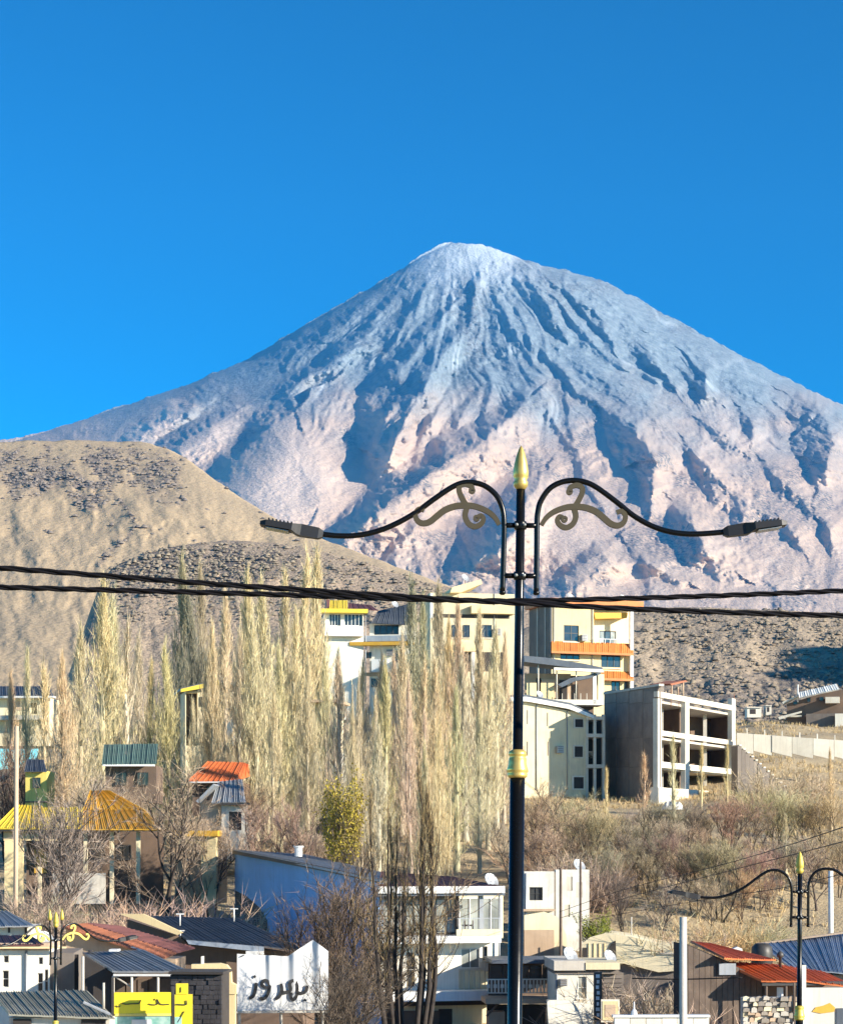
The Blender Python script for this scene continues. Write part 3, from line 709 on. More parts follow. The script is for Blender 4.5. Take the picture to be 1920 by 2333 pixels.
def roof_sheets(P,n,mat,nm,rib,parent,th):
    A,B,C,D=P; nr=(B-A).cross(D-A).normalized(); nr=nr if nr.z>0 else -nr; out=[]
    prof=[(0,1),(.05,1),(.09,0),(.33,0),(.36,.5),(.41,.5),(.44,0),(.66,0),(.69,.5),(.74,.5),(.77,0),(.985,0)]
    for i in range(n):
        j=random.uniform(-.008,.012); v=[]; f=[]; m=len(prof)
        for q,h in prof:
            u=(i+q)/n; a=A+(B-A)*u; d=D+(C-D)*u
            k=(d-a).normalized()*random.uniform(0,.0)
            for p in (a,d): v.append(p+nr*(h*rib+j))
            for p in (d,a): v.append(p+nr*(j-th))
        for q in range(m-1):
            a,b=q*4,q*4+4; f+=[(a,b,b+1,a+1),(a+1,b+1,b+2,a+2),(a+2,b+2,b+3,a+3),(a+3,b+3,b,a)]
        f+=[(0,1,2,3),tuple((m-1)*4+k for k in (3,2,1,0))]
        out.append(mesh(nm,v,f,mat,parent))
    return out
class Bd:
    def __init__(s,name,label,cat,px,py,d,a=0.0,group=None):
        s.o=W(px,py,d); s.root=thing(name,label,cat,s.o,0,group); s.d=d; s.f=Face(s,s.o.copy(),a)
    def face(s,px,d,a): return Face(s,W(px,HOR,d),a)
    def post(s,nm,px,y0,y1,ly,r,mat,f=None,parent=None):
        f=f or s.f; a=f.pt(px,y1,ly); b=f.pt(px,y0,ly); return MB().tube([a,Vector((a.x,a.y,b.z))],r,8).build(nm,mat,parent or s.root,True)
    def rod(s,nm,p,q,r,mat,f=None,parent=None):
        f=f or s.f; return MB().tube([f.pt(*p),f.pt(*q)],r,6).build(nm,mat,parent or s.root)
def dish(b,f,px,py,ly,r=.4):
    c=f.pt(px,py,ly); m=MB(); n=14; ax=Vector((.55,-.65,.52)).normalized(); u=ax.cross(Vector((0,0,1))).normalized(); w_=ax.cross(u)
    v=[c-ax*r*.25]; fc=[]
    for q,(rr,dp) in enumerate(((.55,-.18),(1.0,0))):
        for k in range(n): a=6.2832*k/n; v.append(c+(u*math.cos(a)+w_*math.sin(a))*r*rr+ax*r*dp)
    for k in range(n): k2=(k+1)%n; fc+=[(0,1+k,1+k2),(1+k,1+n+k,1+n+k2,1+k2)]
    v+=[p-ax*.02 for p in v]; h=len(v)//2; fc+=[tuple(h+i for i in reversed(q)) for q in fc]
    d=m.add(v,fc).build('satellite_dish',M_galv,b.root); MB().tube([c-ax*.1,c-ax*.1-Vector((0,0,r*1.5))],.03,6).build('mount',M_framed,d); MB().tube([c-w_*r*.9,c+ax*r*.8],.015,5).build('feed_arm',M_framed,d)
def pipe(b,f,px,y0,y1,ly=-.07,mat=None,r=.045):
    return b.post('drain_pipe',px,y0,y1,ly,r,mat or M_galv,f)
def cooler(b,f,x0,x1,y0,y1,ly=-.5):
    o=f.box('air_cooler',x0,x1,y0,y1,ly,ly+.45,M_galv); n=4
    for k in range(n): f.box('louvre',x0+1,x1-1,y0+(y1-y0)*(k+.25)/n,y0+(y1-y0)*(k+.6)/n,ly-.03,ly-.004,M_block,o)
    return o
# ------------------------------------------------------------------ buildings on the right
def yellow_apartment():
    b=Bd('apartment_building','cream apartment block with orange roof edge and orange bands, right of the lamp post','building',1255,1640,215,R(19)); f=b.f
    sd=Face(b,b.o.copy(),R(-71))
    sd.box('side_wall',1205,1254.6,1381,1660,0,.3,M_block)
    for x in (1222,1240): sd.box('pilaster',x,x+2,1383,1650,-.08,.02,M_conc)
    f.wall('wall',1256,1352,1380,1660,0,.3,M_cream,[(1284,1318,1425,1461),(1276,1320,1490,1503)])
    f.wall('wall',1352,1440,1470,1660,0.02,.3,M_cream,[(1369,1413,1489,1521),(1392,1412,1552,1600),(1422,1434,1552,1600)])
    f.wall('back_wall',1352,1440,1380,1470,1.6,1.8,M_cream2,[(1365,1403,1438,1466)])
    f.box('recess_wall',1351,1352.5,1380,1470,.32,1.6,M_cream)
    f.win(1284,1318,1425,1461,2,2,M_framed,M_glass); f.win(1276,1320,1490,1503,3,1,M_framed); f.win(1369,1413,1489,1521,3,1,M_framed)
    f.win(1365,1403,1438,1466,3,1,M_framed,M_glassp,1.66)
    f.win(1392,1412,1552,1600,2,1,M_framed); f.win(1422,1434,1552,1600,1,1,M_framed)
    f.box('roof_fascia',1252,1466,1366,1378,-.9,6,M_orange)
    f.box('soffit',1354,1436,1379,1381,-.8,1.58,M_amber)
    f.poly('awning',[(1353,1396),(1430,1396),(1428,1408),(1356,1410)],.2,1.55,M_amber)
    f.box('column',1436,1443,1382,1600,-.55,-.2,M_whitep); f.box('corner_post',1254,1258,1381,1500,-.06,.2,M_framed)
    for x0,x1,y0,y1 in ((1256,1443,1464,1489),(1368,1443,1530,1549)):
        v=[f.pt(x0,y0,.0),f.pt(x1,y0,.0),f.pt(x1,y1,-.95),f.pt(x0,y1,-.95)]
        v[3].z=v[2].z=(v[2].z+v[3].z)/2; v[0].z=v[1].z=(v[0].z+v[1].z)/2
        roof_sheets([v[0],v[1],v[2],v[3]],max(4,int((x1-x0)/14)),M_orange,'awning_tile',.05,b.root,.06)
        f.box('awning_edge',x0,x1,y1-3,y1+2,-.98,-.9,M_orange)
    f.box('balcony_rail',1354,1436,1456,1457.2,-.4,-.34,M_whitep)
    for k in range(8): f.box('baluster',1356+k*11,1357+k*11,1457,1466,-.39,-.35,M_whitep)
    sd.box('roof_slab',1205,1254,1372,1380,-.4,6.5,M_slate)
    pipe(b,f,1349,1380,1640); pipe(b,f,1262,1382,1640); cooler(b,f,1326,1338,1446,1460); dish(b,f,1300,1360,1,.5); dish(b,f,1420,1362,2,.45)
    for x0,x1,y in ((1282,1320,1462),(1274,1322,1504),(1367,1415,1522)): f.box('sill',x0,x1,y,y+2,-.14,.05,M_concw)
yellow_apartment()

def terrace_house():
    b=Bd('terrace_house','brown terrace house with a dark canopy below the cream apartment block','house',1196,1602,203,R(8)); f=b.f
    f.box('wall',1196,1300,1535,1640,2.2,2.5,M_tanw); f.box('wall',1300,1352,1540,1640,2.6,2.8,M_brownw)
    f.box('floor_slab',1190,1376,1594,1606,-.3,2.7,M_concw)
    f.poly('canopy',[(1194,1494),(1240,1498),(1330,1512),(1372,1521),(1372,1525),(1300,1521),(1194,1508)],-.8,3,M_slate)
    f.poly('canopy_trim',[(1262,1521),(1372,1525),(1376,1532),(1350,1531),(1262,1526)],-.84,-.7,M_whitep)
    f.poly('sagging_cover',[(1270,1560),(1300,1545),(1340,1538),(1368,1528),(1368,1536),(1345,1545),(1310,1552),(1280,1566)],-.3,1.0,M_slate)
    for x in (1226,1268,1312): b.post('post',x,1512,1596,-.2,.06,M_concw)
    f.box('column',1351,1358,1532,1604,-.3,0,M_whitep)
    for x0,x1 in ((1200,1222),(1232,1262)): f.box('low_wall',x0,x1,1556,1595,.4,.6,M_cream)
    f.box('dark_opening',1222,1232,1545,1594,2.1,2.2,M_dark); f.box('orange_panel',1234,1266,1548,1590,1.9,2.0,M_tanw)
    f.box('door',1274,1292,1550,1594,2.1,2.2,M_dark)
    for k in range(5): f.box('baluster',1280+k*14,1281.2+k*14,1580,1594,-.25,-.2,M_concw)
    f.box('shutter_wall',1362,1376,1536,1596,.6,1,M_cream2)
terrace_house()

def tower_house():
    b=Bd('tower_house','cream plastered house with open concrete stair frame beside the lamp post','house',1166,1800,192,R(14)); f=b.f
    f.poly('wall',[(1166,1600),(1200,1600),(1334,1628),(1334,1860),(1166,1860)],0,6,M_cream2)
    f.poly('roof_slab',[(1164,1588),(1200,1588),(1300,1607),(1352,1630),(1352,1637),(1296,1615),(1200,1598),(1164,1598)],-.5,6.3,M_whitep)
    f.poly('roof_edge',[(1164,1584),(1200,1583),(1300,1602),(1350,1625),(1352,1630),(1300,1607),(1200,1588),(1164,1588)],-.3,6.0,M_slate)
    for x,y0,y1 in ((1200,1618,1650),(1246,1624,1655),(1247,1690,1722),(1200,1690,1722)): f.box('slot_window',x,x+2.2,y0,y1,-.02,.1,M_block)
    g=Face(b,f.pt(1334,1800,0)+b.o,R(10))
    g.box('stair_back',1334,1376,1632,1860,3.6,3.8,M_dark)
    for x in (1334,1352,1372): g.box('column',x,x+6,1628,1860,0,.35,M_concw)
    for y in (1632,1672,1742): g.box('floor_slab',1335,1376,y,y+8,-.12,3.5,M_concw)
    for x0,x1,y0,y1 in ((1306,1330,1636,1660),(1305,1329,1698,1728),(1303,1331,1768,1800)):
        f.wall('window_surround',x0,x1,y0,y1,-.09,-.005,M_concw,[(x0+4,x1-1.5,y0+3,y1-3)]); f.box('opening',x0+4,x1-1.5,y0+3,y1-3,-.02,.0,M_dark)
    for k,y in enumerate((1712,1716,1720,1724)): g.box('stair_step',1341+k*3,1352,y,y+3,.6+.3*k,2.4,M_conc)
    pipe(b,f,1292,1620,1800); pipe(b,f,1222,1605,1800); cooler(b,f,1270,1284,1700,1716); dish(b,f,1230,1582,2,.4)
    f.box('lower_patch',1180,1196,1700,1790,-.03,.0,M_tanw)
tower_house()

def frame_building():
    b=Bd('concrete_frame_building','unfinished three-storey concrete frame building with open bays and blank grey side wall','building',1500,1830,188,R(63)); f=b.f
    sd=Face(b,b.o.copy(),R(-69))
    # side wall: courses of large panels between thin concrete joints
    sd.box('wall_core',1376,1499,1574,1860,.04,.3,M_block)
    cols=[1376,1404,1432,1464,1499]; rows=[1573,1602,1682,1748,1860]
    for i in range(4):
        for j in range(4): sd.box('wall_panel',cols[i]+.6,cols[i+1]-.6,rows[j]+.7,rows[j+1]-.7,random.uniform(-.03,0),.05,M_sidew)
    sd.box('coping',1374,1501,1568,1573,-.1,.4,M_conc)
    beams=[(1592,1604),(1676,1687),(1744,1757)]
    for x in (1498,1561,1667): f.box('column',x,x+(9 if x<1600 else 8),1592,1800,0,.45,M_concw)
    for y0,y1 in beams: f.box('beam',1498,1676,y0,y1,.03,.42,M_concw)
    Cn=f.pt(1500,1800,.44); Fn=f.pt(1672,1800,.44); Sn=sd.pt(1380,1800,.35)
    def plan(nm,pts,y,th,mat):
        z=f.pt(1500,y,0).z; v=[Vector((p.x,p.y,z)) for p in pts]+[Vector((p.x,p.y,z-th)) for p in pts]; n=len(pts)
        return mesh(nm,v,[tuple(range(n)),tuple(range(2*n-1,n-1,-1))]+[(i,i+n,(i+1)%n+n,(i+1)%n) for i in range(n)],mat,b.root)
    Bk=Fn+(Sn-Cn)*.45
    for y0,y1 in beams: plan('floor_slab',[Cn,Fn,Bk,Sn],y0+2,.22,M_conc)
    zt,zb=f.pt(1500,1596,0).z,f.pt(1500,1850,0).z
    def upright(nm,p,q,mat,th=.15,z0=zb,z1=zt):
        d=(q-p).normalized(); nrm=Vector((-d.y,d.x,0))*th; v=[]
        for z in (z0,z1):
            for r in (p,q,q+nrm,p+nrm): v.append((r.x,r.y,z))
        return mesh(nm,v,BOXF,mat,b.root)
    upright('back_wall',Bk,Sn,M_brownw); upright('end_wall',Fn,Bk,M_brownw)
    mid=Cn+(Fn-Cn)*.36
    upright('inner_partition',mid+(Sn-Cn)*.12,mid+(Sn-Cn)*.5,M_brownw)
    for t_ in (.18,.5,.75):
        p=Cn+(Fn-Cn)*t_+(Sn-Cn)*.22; MB().box(p.x-.18,p.x+.18,p.y-.18,p.y+.18,zb,zt).build('inner_column',M_conc,b.root)
    f.box('plinth',1500,1690,1801,1860,-.3,.5,M_concw)
    f.box('parapet',1500,1512,1566,1592,.05,.4,M_block)
    for x,y,h in ((1516,1575,18),(1530,1562,30),(1544,1566,26),(1556,1556,36)): b.post('scaffold_post',x,y,y+h,1.2,.07,M_tanw)
    for x in (1528,1546,1672): b.post('rebar',x,1570 if x<1600 else 1582,1612,.2,.03,M_rust)
    f.poly('scrap_roof',[(1526,1558),(1562,1550),(1566,1553),(1530,1562)],1.0,3.0,M_rust)
frame_building()

def hillside_house():
    b=Bd('hillside_house','brown hillside house with white sloping roof at the right edge','house',1782,1665,262,R(-12)); f=b.f
    f.poly('wall',[(1792,1604),(1900,1572),(1935,1572),(1935,1700),(1792,1650)],0,7,M_brownw)
    for x0,x1,y0,y1 in ((1806,1816,1598,1606),(1838,1846,1590,1600),(1866,1876,1588,1597)): f.win(x0,x1,y0,y1,1,1,M_framed,M_glass,-.06)
    P=[f.pt(1818,1578,-.9),f.pt(1905,1558,-.9),f.pt(1912,1570,-1.4),f.pt(1820,1590,-1.4)]
    roof_sheets(P,6,M_whitep,'roof_sheet',.06,b.root,.2)
    f.poly('side_roof',[(1781,1600),(1822,1582),(1822,1585),(1783,1604)],-.9,2,M_concw)
    f.box('balcony',1880,1912,1588,1602,-1.6,-.1,M_concw); f.box('lower_wall',1836,1935,1626,1680,-1.2,-.2,M_block)
    f.box('floor_edge',1786,1826,1630,1634,-.8,0,M_concw); f.box('white_corner',1902,1935,1626,1660,-2.2,-1.4,M_white)
    b.post('mast',1817,1560,1600,-.5,.09,M_whitep)
    f.poly('ramp_wall',[(1772,1634),(1826,1620),(1826,1624),(1775,1640)],-1.5,-1.2,M_concw)
hillside_house()
for px,w_,y0,y1,lab in ((1702,32,1611,1627,'low white hut with a dark opening on the shoulder above the retaining wall'),(1745,12,1607,1622,'tiny white box hut on the shoulder above the retaining wall')):
    b=Bd('hut',lab,'hut',px,y1+6,270,0); b.f.box('wall',px,px+w_,y0+2,y1+8,0,2,M_white); b.f.box('roof',px-1,px+w_+1,y0,y0+2,-.2,2.2,M_concw)
    b.f.box('opening',px+w_*.2,px+w_*.6,y0+5,y1,-.03,.05,M_dark)

def retaining_wall():
    b=Bd('retaining_wall','long pale concrete retaining wall across the slope at the right','wall',1676,1715,205,R(-6)); f=b.f
    xs=[1678,1716,1758,1804,1852,1900,1945]
    for i in range(6):
        x0,x1=xs[i],xs[i+1]; t0=1670+(x0-1678)*.072; t1=1670+(x1-1678)*.072
        f.poly('wall_panel',[(x0+.4,t0),(x1-.4,t1),(x1-.4,t1+46),(x0+.4,t0+38)],random.uniform(-.04,.02),.5,M_concw)
    for i in range(6): f.box('marker_post',1700+i*40,1703+i*40,1660+i*3,1675+i*3,.1,.4,M_concw)
retaining_wall()
def stepped_wall():
    b=Bd('stepped_wall','dark stepped stone wall descending beside the concrete frame building','wall',1680,1700,192,R(20)); f=b.f
    n=12
    for k in range(n):
        x0=1680+k*9.2; y=1700+k*8.4
        f.box('step_block',x0,x0+9.0,y,1830,random.uniform(-.06,.06),1.2,M_block)
        f.box('step_cap',x0+4,x0+9.4,y-3,y-.3,-.1,1.3,M_concw)
stepped_wall()
def tarp_heap():
    c=W(1531,1842,178); nx,ny=26,14; v=[]; fc=[]
    for i in range(nx+1):
        for j in range(ny+1):
            x=(i/nx*2-1); y=(j/ny*2-1); h=max(0,1-(x*x+y*y))**.45
            n=float(fbm(np.array([x*3.1+5]),np.array([y*3.1+2]),4,713)[0])
            v.append((x*.92+.1*(n-.5),y*.8,h*(.35+.75*n)-.12))
    for i in range(nx):
        for j in range(ny): a=i*(ny+1)+j; fc.append((a,a+ny+1,a+ny+2,a+1))
    o=mesh('tarpaulin_heap',v,fc,M_whitep,None,True,c); tag(o,'crumpled white tarpaulin heap at the foot of the concrete frame building','tarpaulin')
tarp_heap()

# ------------------------------------------------------------------ middle and left houses
def windowed_house():
    b=Bd('hill_house','white house with a row of windows under yellow and maroon roof among the poplars','house',740,1600,226,R(6)); f=b.f
    f.wall('wall',740,828,1396,1640,0,6,M_white,[(750,776,1399,1426),(784,826,1399,1426)])
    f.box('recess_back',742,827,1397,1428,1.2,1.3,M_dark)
    f.win(750,776,1399,1426,4,1,M_frame,M_glass,.3); f.win(784,826,1399,1426,5,1,M_frame,M_glass,.3)
    f.box('balcony',738,828,1428,1449,-.9,-.1,M_whitep); f.box('yellow_fascia',730,838,1387,1396,-1.1,.2,M_yellow)
    roof_sheets([f.pt(752,1368,3),f.pt(792,1368,3),f.pt(792,1387,-.9),f.pt(750,1387,-.9)],4,M_yellow,'roof_sheet',.05,b.root,.05)
    roof_sheets([f.pt(793,1374,3),f.pt(845,1379,3),f.pt(862,1391,-.9),f.pt(793,1387,-.9)],5,M_maroon,'roof_sheet',.05,b.root,.05)
    f.box('tower_edge',744,751,1366,1388,-.2,2.5,M_maroon)
    g=Face(b,f.pt(846,1600,.5)+b.o,R(-8))
    g.wall('annex_wall',842,935,1420,1660,0,4,M_white,[(852,908,1424,1446)])
    g.win(852,908,1424,1446,4,1,M_framed,M_glass,.2)
    roof_sheets([g.pt(862,1392,2),g.pt(930,1376,2),g.pt(936,1424,-.9),g.pt(846,1420,-.9)],7,M_slate,'gable_sheet',.05,b.root,.05)
    g.box('pale_band',828,935,1448,1461,-.7,-.1,M_galvb); g.box('amber_fascia',796,940,1462,1470,-1.2,0,M_amber)
    g.box('lower_balcony',846,884,1502,1531,-1.0,-.1,M_whitep)
    for x0,x1,y0,y1 in ((800,826,1480,1502),(832,846,1486,1500),(900,916,1482,1510),(846,870,1546,1566)): g.win(x0,x1,y0,y1,2,1,M_framed,M_glass,-.05)
    pipe(b,f,833,1398,1600); dish(b,g,900,1376,1,.45); cooler(b,g,880,894,1480,1494)
    g.box('tan_band',800,940,1532,1540,-.3,-.04,M_tanw)
windowed_house()
def flat_roofed():
    b=Bd('flat_roofed_building','cream flat-roofed building rising behind the grey poplars left of the lamp post','building',978,1600,240,R(9)); f=b.f
    f.box('wall',980,1172,1352,1680,0,7,M_cream2)
    f.poly('roof_slab',[(1026,1350),(1030,1338),(1096,1320),(1098,1330),(1050,1350)],-1.2,5,M_cream)
    f.box('parapet',1074,1174,1380,1398,-.9,-.1,M_cream); f.box('parapet_shade_strip',985,1160,1400,1408,-.06,0,M_dark)  # dark strip set in as the shade below the parapet
    for x0,x1 in ((1030,1046),(1056,1070),(1096,1120)): f.win(x0,x1,1424,1452,2,1,M_framed,M_glass,-.05)
    f.box('balcony',1022,1086,1464,1484,-1.1,-.1,M_cream); f.box('column',1074,1081,1484,1600,-1.0,-.6,M_whitep); f.box('column',980,986,1352,1408,-.9,-.5,M_whitep)
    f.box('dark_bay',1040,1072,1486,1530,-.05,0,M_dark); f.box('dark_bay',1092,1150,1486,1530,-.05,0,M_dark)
    f.box('lower_wall',1040,1060,1560,1600,-.4,-.1,M_white)
    pipe(b,f,1126,1352,1600); dish(b,f,1060,1316,2,.5); cooler(b,f,1126,1140,1432,1448)
    for x0,x1 in ((1028,1048),(1054,1072),(1094,1122)): f.box('sill',x0,x1,1453,1455,-.16,0,M_concw)
flat_roofed()
def left_cream():
    b=Bd('ribbed_roof_house','cream house with dark ribbed roof at the left edge','house',-30,1640,176,R(-3)); f=b.f
    f.wall('wall',-30,112,1590,1700,0,5,M_cream2,[(26,35,1600,1626),(70,84,1602,1627)])
    f.box('dark_opening',26,35,1600,1626,.5,.6,M_dark); f.box('door',70,84,1602,1627,.3,.4,M_dark)
    f.box('orange_panel',36,66,1597,1618,-.06,.0,M_tanw); f.box('eave',-30,122,1586,1590,-1.0,.1,M_whitep)
    roof_sheets([f.pt(-30,1564,3),f.pt(114,1564,3),f.pt(122,1586,-1),f.pt(-32,1586,-1)],10,M_slate,'roof_sheet',.09,b.root,.05)
    f.box('terrace',-30,104,1630,1640,-1.4,-.1,M_conc)
left_cream()
def green_roofed():
    b=Bd('green_roofed_house','low house with faded green metal roof among the trees at left','house',236,1800,132,R(2)); f=b.f
    f.box('wall',240,356,1744,1830,.2,5,M_brownw); f.box('eave',234,352,1742,1746,-.8,-.5,M_whitep)
    roof_sheets([f.pt(237,1697,3.5),f.pt(360,1695,3.5),f.pt(356,1740,-.8),f.pt(232,1744,-.8)],11,M_green,'roof_sheet',.05,b.root,.04)
    for x in (262,312): f.win(x,x+26,1760,1790,2,1,M_framed,M_glass,.12)
green_roofed()
def yellow_edged():
    b=Bd('yellow_edged_house','shadowy house with sloping yellow roof edge behind the poplars at left','house',416,1760,168,R(12)); f=b.f
    f.poly('yellow_fascia',[(412,1570),(498,1550),(498,1562),(412,1577)],-.9,-.5,M_yellow)
    f.poly('roof',[(412,1568),(498,1548),(560,1560),(560,1566),(498,1554),(412,1572)],-.5,6,M_slate)
    f.wall('wall',422,565,1576,1790,0,4,M_cream2,[(424,450,1580,1700),(486,508,1590,1690)])
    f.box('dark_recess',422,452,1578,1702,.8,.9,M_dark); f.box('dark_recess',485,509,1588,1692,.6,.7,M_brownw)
    f.box('balcony',450,486,1618,1690,-.5,-.05,M_cream2); f.box('white_panel',512,560,1640,1700,-.12,-.01,M_white)
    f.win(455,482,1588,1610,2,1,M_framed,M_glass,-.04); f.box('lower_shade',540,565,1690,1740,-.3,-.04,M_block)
yellow_edged()
def red_pavilion():
    b=Bd('red_roofed_house','small house with red ribbed hip roof below the poplars','house',434,1840,140,R(-6)); f=b.f
    roof_sheets([f.pt(474,1736,2.2),f.pt(556,1738,2.2),f.pt(536,1781,-1),f.pt(428,1781,-1)],9,M_red,'roof_sheet',.07,b.root,.05)
    roof_sheets([f.pt(556,1738,2.2),f.pt(566,1742,2.4),f.pt(570,1768,1.5),f.pt(536,1781,-1)],3,M_red,'roof_sheet',.05,b.root,.05)
    f.box('eave',428,536,1781,1784,-1.05,-.4,M_whitep); f.box('wall',438,548,1784,1860,0,3.5,M_brownw)
    for x in (446,470): f.win(x,x+16,1792,1812,1,1,M_framed,M_glass,-.04)
red_pavilion()
def gable_house():
    b=Bd('gable_house','little white house with ribbed white gable roof right of the red roof','house',476,1950,131,R(-4)); f=b.f
    roof_sheets([f.pt(498,1782,2.2),f.pt(552,1776,2.2),f.pt(560,1828,-.7),f.pt(482,1830,-.7)],6,M_galv,'roof_sheet',.08,b.root,.05)
    f.wall('wall',505,562,1834,1960,0,3,M_white,[(521,550,1850,1892)]); f.win(521,550,1850,1892,2,2,M_framed,M_glass)
    f.box('eave',500,566,1829,1834,-.7,.0,M_framed); f.box('wing',455,505,1824,1960,.4,3,M_tanw)
    f.poly('side_roof',[(446,1826),(486,1786),(490,1790),(452,1830)],-.4,2.4,M_galv)
gable_house()
def lime_house():
    b=Bd('lime_house','narrow lime-yellow house wall with navy roof at far left','house',58,1840,135,0); f=b.f
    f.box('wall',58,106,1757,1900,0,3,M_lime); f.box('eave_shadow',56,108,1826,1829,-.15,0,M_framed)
    roof_sheets([f.pt(62,1730,2.5),f.pt(100,1732,2.5),f.pt(107,1758,-.5),f.pt(55,1758,-.5)],4,M_slate,'roof_sheet',.06,b.root,.05)
    f.win(74,92,1772,1796,2,1,M_framed,M_glass,-.05)
lime_house()
def white_patch():
    b=Bd('white_house','white plastered house wall glimpsed between poplar stems in the middle','house',708,1850,152,R(-10)); f=b.f
    f.poly('wall',[(708,1716),(762,1712),(764,1790),(708,1806)],0,4,M_white); f.box('lower_wall',708,764,1800,1900,.1,4,M_block)
    f.box('upper_wall',712,760,1600,1712,.6,4,M_cream2); f.win(716,732,1668,1702,1,1,M_framed,M_glass,.5); f.win(738,752,1612,1640,1,1,M_framed,M_glass,.5)
    f.box('roof_slab',704,768,1594,1600,-.3,4.3,M_tanw)
white_patch()
def yellow_roofed():
    b=Bd('yellow_roofed_house','wide house with yellow and orange tiled roof and cream pillars at left','house',4,2060,120,R(3)); f=b.f
    roof_sheets([f.pt(38,1836,3.2),f.pt(96,1836,3.2),f.pt(116,1888,-1.1),f.pt(-14,1888,-1.1)],9,M_yellow,'roof_sheet',.07,b.root,.06)
    roof_sheets([f.pt(96,1840,3.3),f.pt(190,1840,3.3),f.pt(190,1890,-1.0),f.pt(116,1888,-1.0)],6,M_yellow,'roof_sheet',.07,b.root,.06)
    roof_sheets([f.pt(190,1846,3.2),f.pt(330,1846,3.2),f.pt(372,1890,-1.1),f.pt(188,1890,-1.1)],12,M_amber,'roof_sheet',.07,b.root,.06)
    roof_sheets([f.pt(206,1802,5.2),f.pt(250,1802,5.2),f.pt(330,1845,3.2),f.pt(190,1845,3.2)],9,M_amber,'upper_roof_sheet',.07,b.root,.06)
    f.box('eave',-14,372,1889,1894,-1.0,.1,M_framed)
    f.box('lintel',8,140,1895,1916,-.3,0,M_cream); f.box('back_wall',60,372,1895,2060,2.6,2.8,M_brownw)
    for x,w_ in ((10,26),(36,16)): f.box('pillar',x,x+w_,1916,2060,-.3 if x<20 else -.24,.2,M_cream)
    f.box('arched_door',78,106,1934,1990,2.4,2.58,M_amber); f.box('pillar',86,94,1975,2060,-.2,.1,M_cream2)
    for x in (190,250,310): f.box('pillar',x,x+9,1895,2060,-.1,.2,M_cream2)
    for x in (205,265): f.win(x,x+34,1925,1960,2,1,M_framed,M_glass,2.52)
    f.box('low_wall',120,240,1990,2060,-.3,-.1,M_conc)
yellow_roofed()
def carport():
    b=Bd('carport','cream carport frame with orange cornice at the end of the yellow-roofed house','carport',398,2060,118,R(-8)); f=b.f
    f.box('beam',398,492,1906,1924,0,.5,M_cream); f.box('pillar',458,492,1924,2060,.02,.5,M_cream)
    f.box('cornice',392,496,1893,1906,-.3,.7,M_amber); f.box('back_wall',398,458,1924,2060,2.6,2.8,M_tanw); f.box('side_wall',490,494,1926,2060,.5,3,M_block)
carport()
